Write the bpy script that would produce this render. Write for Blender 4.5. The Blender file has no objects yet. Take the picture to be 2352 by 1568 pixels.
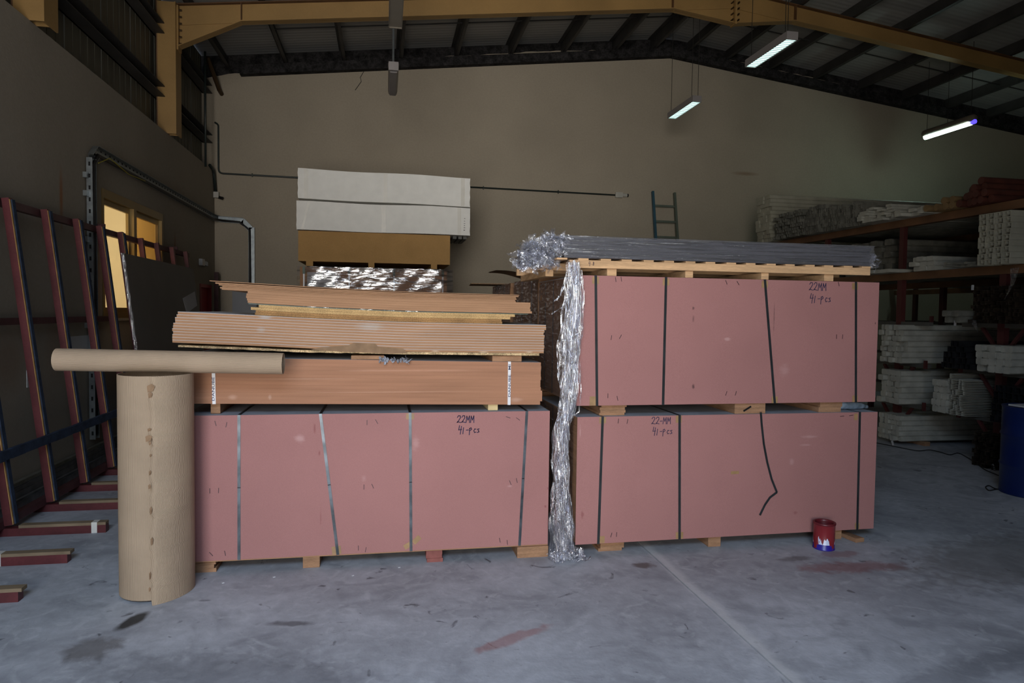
import bpy, bmesh, math, random
from mathutils import Vector, Matrix, Euler
R = math.radians
PI = math.pi
rnd = random.Random(7)
C = bpy.context.scene.collection
S = bpy.context.scene

# ------------------------------------------------------------------ camera
CAM_H = 1.73
yaw, pitch, roll = R(10.6), R(2.4), R(0.76)
F = Vector((math.sin(yaw)*math.cos(pitch), math.cos(yaw)*math.cos(pitch), -math.sin(pitch)))
R0 = Vector((math.cos(yaw), -math.sin(yaw), 0))
U0 = R0.cross(F)
RT = R0*math.cos(roll) + U0*math.sin(roll)
UP = RT.cross(F)
cd = bpy.data.cameras.new('camera')
cam = bpy.data.objects.new('camera', cd)
C.objects.link(cam)
cd.sensor_width = 36.0
cd.lens = 1568.0/2352.0*36.0
cd.clip_start = 0.05
cam.matrix_world = Matrix((
    (RT.x, UP.x, -F.x, 0.0), (RT.y, UP.y, -F.y, 0.0), (RT.z, UP.z, -F.z, CAM_H), (0, 0, 0, 1)))
S.camera = cam

# ------------------------------------------------------------------ world, daylight, exposure
w = bpy.data.worlds.new('world'); S.world = w; w.use_nodes = True
w.node_tree.nodes['Background'].inputs[0].default_value = (0.55, 0.68, 0.95, 1)
w.node_tree.nodes['Background'].inputs[1].default_value = 0.6

def area(name, loc, rot, sx, sy, power, col, spread=180):
    l = bpy.data.lights.new(name, 'AREA'); l.shape = 'RECTANGLE'; l.size = sx; l.size_y = sy
    l.energy = power; l.color = col; l.spread = R(spread)
    o = bpy.data.objects.new(name, l); C.objects.link(o); o.location = loc; o.rotation_euler = rot
    return o
# daylight through the big roller-door opening behind the camera
DOOR = dict(x0=-2.6, x1=1.05, z1=5.4, y=-1.6)
area('sky_outside_door', (-2.6, -6.0, 9.6), (R(48), 0, 0), 13.0, 7.5, 4500, (0.58, 0.76, 1.0))
area('sunlit_yard_outside_door', (-2.0, -8.2, 0.0), (R(180), 0, 0), 14.0, 12.0, 5000, (1.0, 0.94, 0.84))
area('bright_haze_beyond_yard', (-3.9, -14.2, 3.2), (R(90), 0, 0), 8.0, 6.4, 2350, (1.0, 0.97, 0.92))
# office lamp behind the window of the left wall
lp = bpy.data.lights.new('office_lamp', 'POINT'); lp.energy = 215; lp.color = (1.0, 0.90, 0.66); lp.shadow_soft_size = 0.2
lo = bpy.data.objects.new('office_lamp', lp); C.objects.link(lo); lo.location = (-4.6, 9.6, 3.3)
S.view_settings.view_transform = 'Standard'; S.view_settings.look = 'None'
S.view_settings.exposure = 0.0; S.view_settings.gamma = 1.0; S.view_settings.use_curve_mapping = False

# ------------------------------------------------------------------ materials
def srgb(r, g, b):
    f = lambda c: (c/255/12.92) if c/255 <= 0.04045 else ((c/255+0.055)/1.055)**2.4
    return (f(r), f(g), f(b), 1)

def mat(name, col, rough=0.6, metal=0.0, var=0.12, scale=3.0, fine=0.0, fscale=60.0, bump=0.0, bscale=80.0,
        stretch=(1, 1, 1), var2=None, emit=None, coat=0.0, spec=0.5):
    m = bpy.data.materials.new(name); m.use_nodes = True
    nt = m.node_tree; N = nt.nodes; L = nt.links
    b = N['Principled BSDF']
    b.inputs['Roughness'].default_value = rough; b.inputs['Metallic'].default_value = metal
    b.inputs['Specular IOR Level'].default_value = spec
    if coat: b.inputs['Coat Weight'].default_value = coat
    g = N.new('ShaderNodeNewGeometry')
    mp = N.new('ShaderNodeMapping'); mp.inputs['Scale'].default_value = stretch
    L.new(g.outputs['Position'], mp.inputs['Vector'])
    n1 = N.new('ShaderNodeTexNoise'); n1.inputs['Scale'].default_value = scale; n1.inputs['Detail'].default_value = 5
    L.new(mp.outputs[0], n1.inputs['Vector'])
    mx = N.new('ShaderNodeMix'); mx.data_type = 'RGBA'
    c2 = var2 if var2 else tuple(c*(1-var*1.6) for c in col[:3])+(1,)
    c1 = col if var2 else tuple(min(1, c*(1+var)) for c in col[:3])+(1,)
    mx.inputs[6].default_value = c1; mx.inputs[7].default_value = c2
    rp = N.new('ShaderNodeValToRGB'); rp.color_ramp.elements[0].position = 0.32; rp.color_ramp.elements[1].position = 0.7
    L.new(n1.outputs[0], rp.inputs[0]); L.new(rp.outputs[0], mx.inputs[0])
    out = mx.outputs[2]
    if fine:
        n2 = N.new('ShaderNodeTexNoise'); n2.inputs['Scale'].default_value = fscale; n2.inputs['Detail'].default_value = 3
        L.new(mp.outputs[0], n2.inputs['Vector'])
        r2 = N.new('ShaderNodeMapRange'); r2.inputs[1].default_value = 0.35; r2.inputs[2].default_value = 0.65
        r2.inputs[3].default_value = 1-fine; r2.inputs[4].default_value = 1+fine
        L.new(n2.outputs[0], r2.inputs[0])
        mm = N.new('ShaderNodeMix'); mm.data_type = 'RGBA'; mm.blend_type = 'MULTIPLY'; mm.inputs[0].default_value = 1
        L.new(out, mm.inputs[6]); L.new(r2.outputs[0], mm.inputs[7]); out = mm.outputs[2]
    L.new(out, b.inputs['Base Color'])
    if bump:
        n3 = N.new('ShaderNodeTexNoise'); n3.inputs['Scale'].default_value = bscale; n3.inputs['Detail'].default_value = 4
        L.new(mp.outputs[0], n3.inputs['Vector'])
        bp = N.new('ShaderNodeBump'); bp.inputs['Strength'].default_value = bump; bp.inputs['Distance'].default_value = 0.01
        L.new(n3.outputs[0], bp.inputs['Height']); L.new(bp.outputs[0], b.inputs['Normal'])
    if emit:
        b.inputs['Emission Color'].default_value = emit[0]; b.inputs['Emission Strength'].default_value = emit[1]
    return m

def film_mat(name, tint=(0.95, 0.96, 1.0, 1), gloss=0.35, rough=0.16, bscale=18, bdist=0.03, stretch=(1, 1, 1), haze=0.12):
    m = bpy.data.materials.new(name); m.use_nodes = True
    nt = m.node_tree; N = nt.nodes; L = nt.links
    N.remove(N['Principled BSDF']); out = N['Material Output']
    g = N.new('ShaderNodeNewGeometry'); mp = N.new('ShaderNodeMapping'); mp.inputs['Scale'].default_value = stretch
    L.new(g.outputs['Position'], mp.inputs['Vector'])
    n = N.new('ShaderNodeTexNoise'); n.inputs['Scale'].default_value = bscale; n.inputs['Detail'].default_value = 4; n.inputs['Distortion'].default_value = 0.6
    L.new(mp.outputs[0], n.inputs['Vector'])
    bp = N.new('ShaderNodeBump'); bp.inputs['Distance'].default_value = bdist; bp.inputs['Strength'].default_value = 1
    L.new(n.outputs[0], bp.inputs['Height'])
    tr = N.new('ShaderNodeBsdfTransparent'); tr.inputs[0].default_value = tint
    gl = N.new('ShaderNodeBsdfGlossy'); gl.inputs['Roughness'].default_value = rough; L.new(bp.outputs[0], gl.inputs['Normal'])
    df = N.new('ShaderNodeBsdfDiffuse'); df.inputs[0].default_value = (0.62, 0.62, 0.66, 1); L.new(bp.outputs[0], df.inputs['Normal'])
    m1 = N.new('ShaderNodeMixShader'); m1.inputs[0].default_value = haze
    L.new(tr.outputs[0], m1.inputs[1]); L.new(df.outputs[0], m1.inputs[2])
    m2 = N.new('ShaderNodeMixShader')
    r = N.new('ShaderNodeMapRange'); r.inputs[1].default_value = 0.46; r.inputs[2].default_value = 0.62
    r.inputs[3].default_value = gloss*0.15; r.inputs[4].default_value = min(1, gloss*1.8)
    L.new(n.outputs[0], r.inputs[0]); L.new(r.outputs[0], m2.inputs[0])
    L.new(m1.outputs[0], m2.inputs[1]); L.new(gl.outputs[0], m2.inputs[2])
    L.new(m2.outputs[0], out.inputs[0])
    return m

M = {}
M['pink'] = mat('pink_mdf', srgb(158, 112, 108), 0.75, var=0.04, scale=1.6, fine=0.07, fscale=260, spec=0.2)
M['mdf'] = mat('brown_mdf', srgb(160, 122, 92), 0.8, var=0.07, scale=4, fine=0.07, fscale=220, stretch=(0.6, 1, 5), spec=0.2)
M['mdf_pink'] = mat('reddish_mdf_edges', srgb(160, 116, 90), 0.8, var=0.08, scale=3, fine=0.06, fscale=200, stretch=(0.5, 1, 8), spec=0.2)
M['laminate'] = mat('grey_white_laminate', srgb(196, 196, 198), 0.5, var=0.08, scale=5, spec=0.3)
M['dust'] = mat('dusty_board_top', srgb(164, 168, 176), 0.8, var=0.1, scale=6, spec=0.2)
M['chip'] = mat('chipboard', srgb(178, 146, 100), 0.85, var=0.12, scale=9, fine=0.28, fscale=150, spec=0.2)
M['chip_dark'] = mat('chipboard_dark', srgb(150, 114, 74), 0.85, var=0.15, scale=9, fine=0.3, fscale=150, spec=0.2)
M['chip_rag'] = mat('ragged_chipboard', srgb(186, 160, 122), 0.9, var=0.3, scale=14, fine=0.4, fscale=120, bump=0.8, bscale=60, spec=0.1)
M['ochre'] = mat('ochre_mdf', srgb(176, 138, 88), 0.85, var=0.05, scale=3, fine=0.1, fscale=200, spec=0.15)
M['kraft'] = mat('kraft_cardboard', srgb(164, 143, 120), 0.7, var=0.07, scale=4, fine=0.03, spec=0.3)
M['kraft_in'] = mat('kraft_torn', srgb(136, 110, 86), 0.9, var=0.15, scale=14, spec=0.1)
M['wood'] = mat('pale_pine', srgb(200, 162, 122), 0.7, var=0.14, scale=4, fine=0.12, fscale=40, stretch=(0.6, 3, 10), spec=0.2)
M['wood_old'] = mat('dusty_old_timber', srgb(132, 114, 92), 0.85, var=0.15, scale=5, spec=0.15)
M['block'] = mat('wood_block', srgb(152, 116, 88), 0.8, var=0.15, scale=8, fine=0.1, fscale=60, stretch=(1, 1, 6), spec=0.2)
M['block_red'] = mat('red_stained_block', srgb(130, 80, 74), 0.8, var=0.2, scale=10, spec=0.2)
M['block_pale'] = mat('pale_block', srgb(206, 184, 138), 0.8, var=0.1, scale=8, spec=0.2)
M['strap'] = mat('black_strap', srgb(40, 44, 46), 0.35, var=0.2, scale=8, spec=0.5)
M['strap_steel'] = mat('dull_steel_strap', srgb(92, 98, 104), 0.3, metal=0.7, var=0.35, scale=10)
M['strap_white'] = mat('white_strap', srgb(214, 212, 214), 0.4, var=0.03)
M['ink'] = mat('blue_black_ink', srgb(54, 50, 74), 0.8, var=0.2, scale=60, spec=0.1)
M['ink_navy'] = mat('navy_print', srgb(44, 48, 84), 0.6, var=0.05)
M['tape'] = mat('brown_tape', srgb(154, 122, 84), 0.5, var=0.12, scale=20)
M['staple'] = mat('staple_dark', srgb(72, 50, 56), 0.5, metal=0.3, var=0.2)
M['white_foam'] = mat('white_foam_wrap', srgb(240, 238, 232), 0.7, var=0.03, scale=6, bump=0.25, bscale=140, spec=0.3)
M['tape_clear'] = mat('yellowed_clear_tape', srgb(222, 218, 208), 0.35, var=0.06, scale=6)
M['yellow'] = mat('ochre_painted_steel', srgb(160, 126, 76), 0.5, var=0.12, scale=1.2, fine=0.03, spec=0.4)
M['rust'] = mat('rust_red_edge', srgb(98, 68, 42), 0.6, var=0.2, scale=3)
M['bolt'] = mat('dark_bolt', srgb(74, 56, 36), 0.5, metal=0.5)
M['purlin'] = mat('dark_galvanised_purlin', srgb(66, 64, 62), 0.6, metal=0.2, var=0.2, scale=2)
M['clad'] = mat('olive_grey_cladding', srgb(92, 88, 76), 0.55, var=0.12, scale=0.8, stretch=(1, 14, 0.6), spec=0.4)
M['dark_gap'] = mat('grimy_foam_filler', srgb(50, 48, 48), 0.95, var=0.4, scale=7, fine=0.3, fscale=30, spec=0.1)
M['rack_red'] = mat('maroon_painted_steel', srgb(96, 44, 46), 0.45, var=0.18, scale=4, fine=0.08, fscale=50, spec=0.4)
M['rack_rail'] = mat('dull_maroon_rail', srgb(84, 52, 54), 0.5, var=0.2, scale=6, spec=0.3)
M['rubber_blue'] = mat('navy_rubber_strip', srgb(46, 56, 74), 0.8, var=0.2, scale=12, fine=0.1, spec=0.2)
M['foam_yellow'] = mat('tan_foam_edge', srgb(170, 132, 84), 0.9, var=0.15, scale=12, spec=0.1)
M['galv'] = mat('galvanised_steel', srgb(150, 156, 158), 0.35, metal=0.75, var=0.15, scale=12)
M['galv_dark'] = mat('slots', srgb(18, 18, 20), 0.8)
M['pvc'] = mat('dark_green_conduit', srgb(38, 46, 44), 0.4)
M['pvc_white'] = mat('white_junction_box', srgb(190, 186, 176), 0.4)
M['wire_y'] = mat('yellow_green_wire', srgb(150, 140, 40), 0.5)
M['black'] = mat('black_plastic', srgb(24, 24, 26), 0.35, var=0.2)
M['alu'] = mat('anodised_window_frame', srgb(150, 128, 84), 0.35, metal=0.5, var=0.05)
M['alu_bright'] = mat('bright_aluminium', srgb(176, 178, 182), 0.3, metal=0.85, var=0.1, scale=8)
M['alu_dull'] = mat('dull_aluminium', srgb(122, 122, 122), 0.4, metal=0.5, var=0.25, scale=8)
M['door_red'] = mat('red_fire_door', srgb(150, 22, 26), 0.4, var=0.05)
M['dark_sheet'] = mat('charcoal_sheet', srgb(84, 79, 75), 0.45, var=0.06, scale=3)
M['paper'] = mat('white_paper', srgb(188, 188, 190), 0.7, var=0.05)
M['office'] = mat('office_cream', srgb(222, 212, 190), 0.8, var=0.02)
M['office_low'] = mat('office_tan', srgb(206, 190, 160), 0.8, var=0.04)
M['ladder'] = mat('grey_green_ladder', srgb(104, 112, 100), 0.5, metal=0.3, var=0.1)
M['ladder_blue'] = mat('blue_ladder_rail', srgb(60, 96, 112), 0.45, metal=0.2, var=0.1)
M['lamp_body'] = mat('lamp_housing', srgb(140, 134, 132), 0.5, var=0.05)
M['lamp_dark'] = mat('unlit_lamp_housing', srgb(120, 110, 96), 0.4, var=0.1)
M['lamp_on'] = mat('lit_diffuser', (0.8, 1, 0.97, 1), 0.5, var=0, emit=((0.66, 1.0, 0.92, 1), 1.9))
M['lamp_on2'] = mat('lit_tube', (0.9, 1, 0.97, 1), 0.5, var=0, emit=((0.70, 1.0, 0.92, 1), 30.0))
M['lamp_violet'] = mat('violet_tube_end', (0.4, 0.4, 1, 1), 0.5, var=0, emit=((0.12, 0.08, 1.0, 1), 1.3))
M['wire'] = mat('steel_hanger_wire', srgb(60, 58, 54), 0.5, metal=0.5)
M['rack_beam'] = mat('brown_orange_rack_beam', srgb(112, 78, 52), 0.5, var=0.2, scale=3)
M['rack_post'] = mat('dark_red_rack_post', srgb(82, 40, 38), 0.5, var=0.15, scale=4)
M['rack_grey'] = mat('grey_rack_arm', srgb(86, 84, 78), 0.6, var=0.15)
M['prof_white'] = mat('off_white_wrapped_profile', srgb(176, 174, 162), 0.5, var=0.14, scale=7, spec=0.4)
M['prof_cream'] = mat('cream_profile', srgb(170, 166, 148), 0.5, var=0.1, scale=5, spec=0.4)
M['prof_grey'] = mat('grey_profile', srgb(116, 114, 104), 0.5, var=0.25, scale=8, spec=0.4)
M['prof_dark'] = mat('dark_profile', srgb(44, 44, 46), 0.3, metal=0.3, var=0.3, scale=12)
M['prof_brown'] = mat('dark_brown_scrap', srgb(62, 52, 42), 0.5, metal=0.2, var=0.5, scale=20)
M['prof_tan'] = mat('tan_paper_roll', srgb(124, 100, 66), 0.6, var=0.15, scale=8)
M['prof_red'] = mat('red_brown_roll', srgb(84, 44, 34), 0.6, var=0.2, scale=8)
M['drum'] = mat('blue_drum_paint', srgb(16, 34, 84), 0.35, var=0.12, scale=5, spec=0.5)
M['cable'] = mat('black_cable', srgb(26, 24, 24), 0.5)
M['clear'] = mat('clear_bottle', srgb(130, 150, 170), 0.08, var=0.3, scale=20, spec=0.8)
M['cover'] = mat('crumpled_grey_poly', srgb(150, 154, 164), 0.35, var=0.25, scale=20, bump=0.8, bscale=40)
M['green_sheet'] = mat('dark_green_sheet', srgb(76, 92, 78), 0.5, var=0.1)
M['tube_black'] = mat('black_wrapped_tube', srgb(52, 50, 58), 0.3, var=0.25, scale=5, stretch=(0.3, 1, 30))
M['panel_grey'] = mat('grey_panel', srgb(150, 152, 156), 0.6, var=0.06)  # the leaning panel's own light grey
M['film'] = film_mat('clear_stretch_film', gloss=0.46, rough=0.05, bscale=26, bdist=0.02, stretch=(3, 3, 0.4), haze=0.04)
M['film_wrap'] = film_mat('tight_stretch_film', tint=(0.72, 0.70, 0.72, 1), gloss=0.2, rough=0.14, bscale=9, bdist=0.012, stretch=(1, 1, 5), haze=0.05)
M['film_pack'] = film_mat('film_over_tubes', tint=(0.8, 0.8, 0.84, 1), gloss=0.3, rough=0.22, bscale=7, bdist=0.012, stretch=(0.5, 1, 14), haze=0.13)
M['film_tuft'] = film_mat('crumpled_film_tuft', gloss=0.26, rough=0.1, bscale=25, bdist=0.03, haze=0.09)
def glass():
    m = bpy.data.materials.new('window_glass'); m.use_nodes = True; N = m.node_tree.nodes; L = m.node_tree.links
    N.remove(N['Principled BSDF']); t = N.new('ShaderNodeBsdfTransparent'); t.inputs[0].default_value = (0.97, 0.95, 0.9, 1)
    g = N.new('ShaderNodeBsdfGlossy'); g.inputs['Roughness'].default_value = 0.03
    x = N.new('ShaderNodeMixShader'); x.inputs[0].default_value = 0.06
    L.new(t.outputs[0], x.inputs[1]); L.new(g.outputs[0], x.inputs[2]); L.new(x.outputs[0], N['Material Output'].inputs[0]); return m
M['glass'] = glass()
def blind():
    m = bpy.data.materials.new('tan_blind'); m.use_nodes = True; N = m.node_tree.nodes; L = m.node_tree.links
    N.remove(N['Principled BSDF']); t = N.new('ShaderNodeBsdfTranslucent'); t.inputs[0].default_value = srgb(162, 144, 110)
    L.new(t.outputs[0], N['Material Output'].inputs[0]); return m
M['glass_tan'] = blind()

def corrug_kraft():
    """kraft with fine flutes running along the local Z axis (object coordinates, angle about Z)"""
    m = mat('fluted_kraft', srgb(164, 143, 120), 0.7, var=0.06, scale=5, spec=0.3)
    N = m.node_tree.nodes; L = m.node_tree.links; b = N['Principled BSDF']
    tc = N.new('ShaderNodeUVMap'); sp = N.new('ShaderNodeSeparateXYZ'); L.new(tc.outputs[0], sp.inputs[0])
    mu = N.new('ShaderNodeMath'); mu.operation = 'MULTIPLY'; mu.inputs[1].default_value = 2*PI*150; L.new(sp.outputs[0], mu.inputs[0])
    si = N.new('ShaderNodeMath'); si.operation = 'SINE'; L.new(mu.outputs[0], si.inputs[0])
    bp = N.new('ShaderNodeBump'); bp.inputs['Distance'].default_value = 0.0012; bp.inputs['Strength'].default_value = 0.6
    L.new(si.outputs[0], bp.inputs['Height']); L.new(bp.outputs[0], b.inputs['Normal'])
    return m
M['flute'] = corrug_kraft()

def wall_mat(name, base, stains):
    m = mat(name, base, 0.9, var=0.05, scale=0.7, fine=0.03, fscale=30, bump=0.15, bscale=50, spec=0.15)
    N = m.node_tree.nodes; L = m.node_tree.links; b = N['Principled BSDF']
    src = b.inputs['Base Color'].links[0].from_socket
    g = N.new('ShaderNodeNewGeometry'); n = N.new('ShaderNodeTexNoise'); n.inputs['Scale'].default_value = 3
    for (p, rad, col, amt) in stains:
        mp = N.new('ShaderNodeVectorMath'); mp.operation = 'SUBTRACT'; L.new(g.outputs['Position'], mp.inputs[0]); mp.inputs[1].default_value = p
        dv = N.new('ShaderNodeVectorMath'); dv.operation = 'DIVIDE'; L.new(mp.outputs[0], dv.inputs[0]); dv.inputs[1].default_value = rad
        ln = N.new('ShaderNodeVectorMath'); ln.operation = 'LENGTH'; L.new(dv.outputs[0], ln.inputs[0])
        ad = N.new('ShaderNodeMath'); ad.operation = 'MULTIPLY_ADD'; L.new(n.outputs[0], ad.inputs[0]); ad.inputs[1].default_value = 1.2; L.new(ln.outputs['Value'], ad.inputs[2])
        r = N.new('ShaderNodeMapRange'); r.inputs[1].default_value = 0.8; r.inputs[2].default_value = 1.6; r.inputs[3].default_value = amt; r.inputs[4].default_value = 0
        L.new(ad.outputs[0], r.inputs[0])
        mx = N.new('ShaderNodeMix'); mx.data_type = 'RGBA'; L.new(r.outputs[0], mx.inputs[0]); L.new(src, mx.inputs[6]); mx.inputs[7].default_value = col
        src = mx.outputs[2]
    L.new(src, b.inputs['Base Color'])
    return m
rustc = srgb(120, 86, 60)
M['wall_back'] = wall_mat('cream_plaster_back', srgb(172, 160, 142), [((7.9, 14.17, 4.9), (0.35, 1, 0.05), rustc, 0.5)])
M['wall_left'] = wall_mat('grey_cream_plaster_left', srgb(150, 141, 128), [
    ((-3.25, 6.7, 1.25), (1, 0.35, 0.3), rustc, 0.35), ((-3.25, 7.6, 1.35), (1, 0.25, 0.4), rustc, 0.3),
    ((-3.25, 7.75, 2.85), (1, 0.05, 0.35), srgb(150, 90, 40), 0.7), ((-3.25, 11.6, 2.7), (1, 0.06, 0.25), srgb(130, 80, 50), 0.5),
    ((-3.25, 9.0, 0.9), (1, 0.5, 0.3), rustc, 0.3), ((-3.25, 8.0, 0.5), (1, 2.5, 0.5), srgb(110, 104, 98), 0.5)])

def px_at(px, py, y):
    d = F + RT*((px-1176)/1568.0) - UP*((py-784)/1568.0); p = Vector((0, 0, CAM_H)) + d*(y/d.y); return (p.x, y, p.z)
def add_spots(m, spots):
    N = m.node_tree.nodes; L = m.node_tree.links; b = N['Principled BSDF']; src = b.inputs['Base Color'].links[0].from_socket
    g = N.new('ShaderNodeNewGeometry'); n = N.new('ShaderNodeTexNoise'); n.inputs['Scale'].default_value = 40
    for (p, rad, col, amt) in spots:
        s_ = N.new('ShaderNodeVectorMath'); s_.operation = 'SUBTRACT'; L.new(g.outputs['Position'], s_.inputs[0]); s_.inputs[1].default_value = p
        d_ = N.new('ShaderNodeVectorMath'); d_.operation = 'DIVIDE'; L.new(s_.outputs[0], d_.inputs[0]); d_.inputs[1].default_value = (rad[0], 0.3, rad[1])
        l_ = N.new('ShaderNodeVectorMath'); l_.operation = 'LENGTH'; L.new(d_.outputs[0], l_.inputs[0])
        a_ = N.new('ShaderNodeMath'); a_.operation = 'MULTIPLY_ADD'; L.new(n.outputs[0], a_.inputs[0]); a_.inputs[1].default_value = 1.4; L.new(l_.outputs['Value'], a_.inputs[2])
        r = N.new('ShaderNodeMapRange'); r.inputs[1].default_value = 1.0; r.inputs[2].default_value = 1.8; r.inputs[3].default_value = amt; r.inputs[4].default_value = 0
        L.new(a_.outputs[0], r.inputs[0]); mx = N.new('ShaderNodeMix'); mx.data_type = 'RGBA'; L.new(r.outputs[0], mx.inputs[0]); L.new(src, mx.inputs[6]); mx.inputs[7].default_value = col; src = mx.outputs[2]
    L.new(src, b.inputs['Base Color'])
dk = srgb(70, 50, 52); pale = srgb(196, 160, 156); redd = srgb(128, 74, 72)
add_spots(M['pink'], [(px_at(a, b_, 4.66), r_, c_, k_) for a, b_, r_, c_, k_ in (
    (1590, 707, (.012, .014), dk, .8), (1590, 732, (.010, .025), dk, .6), (1590, 887, (.011, .016), dk, .8), (1776, 730, (.004, .13), dk, .6), (2010, 742, (.007, .012), dk, .9),
    (1668, 778, (.03, .014), pale, .5), (1800, 850, (.05, .05), pale, .25), (686, 1008, (.035, .03), pale, .5), (722, 985, (.008, .04), redd, .6), (733, 1042, (.008, .02), redd, .6), (736, 1190, (.006, .08), redd, .4),
    (836, 1100, (.02, .02), pale, .3), (955, 1020, (.03, .05), pale, .35), (1172, 1118, (.02, .01), pale, .4), (1860, 1002, (.08, .012), pale, .35), (1850, 1021, (.06, .008), pale, .3), (1816, 1060, (.02, .03), pale, .3),
    (1825, 1176, (.02, .014), redd, .5), (1335, 1180, (.012, .03), redd, .6), (1254, 1165, (.01, .01), redd, .7), (1330, 990, (.006, .05), pale, .4), (1260, 1122, (.008, .008), redd, .6))])
add_spots(M['mdf'], [(px_at(a, b_, 4.70), r_, c_, k_) for a, b_, r_, c_, k_ in (
    (610, 728, (.05, .012), srgb(170, 166, 162), .7), (850, 750, (.10, .03), srgb(172, 160, 148), .6), (600, 757, (.03, .02), srgb(170, 160, 150), .5), (460, 730, (.06, .012), srgb(176, 158, 140), .4), (1000, 806, (.03, .006), srgb(206, 186, 160), .7), (1110, 808, (.04, .006), srgb(206, 186, 160), .7), (1215, 808, (.03, .006), srgb(206, 186, 160), .6))])
add_spots(M['mdf_pink'], [(px_at(a, b_, 4.70), r_, c_, k_) for a, b_, r_, c_, k_ in (
    (534, 912, (.03, .02), srgb(196, 158, 136), .5), (620, 912, (.012, .02), srgb(196, 164, 144), .5), (1185, 918, (.05, .02), srgb(192, 156, 136), .5), (870, 851, (.3, .008), srgb(186, 142, 118), .5), (1010, 851, (.3, .008), srgb(186, 142, 118), .4), (700, 870, (.4, .004), srgb(188, 148, 124), .5), (900, 900, (.7, .004), srgb(188, 148, 124), .5))])

def floor_mat():
    m = mat('worn_concrete', srgb(166, 168, 174), 0.62, var=0.16, scale=1.1, fine=0.07, fscale=14, bump=0.12, bscale=40, spec=0.35)
    N = m.node_tree.nodes; L = m.node_tree.links; b = N['Principled BSDF']
    src = b.inputs['Base Color'].links[0].from_socket
    g = N.new('ShaderNodeNewGeometry')
    def noise(sc, det=6, dist=0.0):
        n = N.new('ShaderNodeTexNoise'); n.inputs['Scale'].default_value = sc; n.inputs['Detail'].default_value = det
        n.inputs['Distortion'].default_value = dist; L.new(g.outputs['Position'], n.inputs['Vector']); return n.outputs[0]
    def mixc(fac, col, amt=1.0):
        nonlocal src
        mx = N.new('ShaderNodeMix'); mx.data_type = 'RGBA'
        if amt != 1:
            k = N.new('ShaderNodeMath'); k.operation = 'MULTIPLY'; k.inputs[1].default_value = amt; L.new(fac, k.inputs[0]); fac = k.outputs[0]
        L.new(fac, mx.inputs[0]); L.new(src, mx.inputs[6]); mx.inputs[7].default_value = col; src = mx.outputs[2]
    def rng(x, a, b_, c, d):
        r = N.new('ShaderNodeMapRange'); r.inputs[1].default_value = a; r.inputs[2].default_value = b_; r.inputs[3].default_value = c; r.inputs[4].default_value = d
        L.new(x, r.inputs[0]); return r.outputs[0]
    mixc(rng(noise(1.7, 9, 2.2), 0.50, 0.66, 0, 1), srgb(116, 118, 124), 0.45)       # dark patches
    mixc(rng(noise(5.5, 8, 2.0), 0.55, 0.70, 0, 1), srgb(196, 198, 202), 0.4)     # pale scuffs
    mixc(rng(noise(7.0, 7, 1.2), 0.66, 0.72, 0, 1), srgb(70, 70, 74), 0.7)         # small dark spots
    mixc(rng(noise(60, 3, 0.0), 0.66, 0.78, 0, 1), srgb(58, 58, 60), 0.4)          # pits
    wob = noise(11, 8, 0.6)
    def blob(p, rad, rot, col, amt, soft=(0.75, 1.15), rag=1.5):
        s = N.new('ShaderNodeMapping'); s.vector_type = 'TEXTURE'; s.inputs['Location'].default_value = p; s.inputs['Rotation'].default_value = (0, 0, rot); s.inputs['Scale'].default_value = rad
        L.new(g.outputs['Position'], s.inputs['Vector'])
        ln = N.new('ShaderNodeVectorMath'); ln.operation = 'LENGTH'; L.new(s.outputs[0], ln.inputs[0])
        a = N.new('ShaderNodeMath'); a.operation = 'MULTIPLY_ADD'; L.new(wob, a.inputs[0]); a.inputs[1].default_value = rag; L.new(ln.outputs['Value'], a.inputs[2])
        mixc(rng(a.outputs[0], soft[0]+rag*0.42, soft[1]+rag*0.5, 1, 0), col, amt)
    red = srgb(128, 84, 84)
    blob((3.2, 4.15, 0), (0.42, 0.10, 1), R(-3), red, 0.65)
    blob((3.27, 4.40, 0), (0.18, 0.07, 1), 0, red, 0.5)
    blob((0.68, 3.5, 0), (0.26, 0.05, 1), R(28), srgb(150, 96, 92), 0.55)
    blob((2.9, 4.36, 0), (0.14, 0.05, 1), 0, srgb(66, 56, 52), 0.5)
    blob((1.76, 4.4, 0), (0.08, 0.06, 1), 0, srgb(88, 76, 72), 0.8)
    blob((-1.36, 4.03, 0), (0.05, 0.12, 1), R(-20), srgb(30, 28, 24), 0.9, rag=0.5)
    blob((-1.45, 3.72, 0), (0.14, 0.14, 1), 0, srgb(84, 78, 74), 0.6)
    blob((-0.5, 3.86, 0), (0.16, 0.035, 1), R(-8), srgb(80, 80, 84), 0.7)
    blob((-0.7, 3.35, 0), (0.7, 0.20, 1), R(-16), srgb(92, 94, 100), 0.45)
    blob((0.35, 2.78, 0), (0.8, 0.09, 1), R(-6), srgb(70, 70, 74), 0.6)
    blob((2.6, 2.75, 0), (1.2, 0.10, 1), R(14), srgb(90, 92, 98), 0.4)
    blob((4.6, 4.1, 0), (1.1, 0.5, 1), R(10), srgb(96, 92, 86), 0.5)
    # pale border of the joint
    sp = N.new('ShaderNodeSeparateXYZ'); L.new(g.outputs['Position'], sp.inputs[0])
    a = N.new('ShaderNodeMath'); a.operation = 'MULTIPLY_ADD'; L.new(noise(5, 6), a.inputs[0]); a.inputs[1].default_value = 0.10; L.new(sp.outputs[0], a.inputs[2])
    d = N.new('ShaderNodeMath'); d.operation = 'SUBTRACT'; L.new(a.outputs[0], d.inputs[0]); d.inputs[1].default_value = 1.985
    ab = N.new('ShaderNodeMath'); ab.operation = 'ABSOLUTE'; L.new(d.outputs[0], ab.inputs[0])
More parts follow.
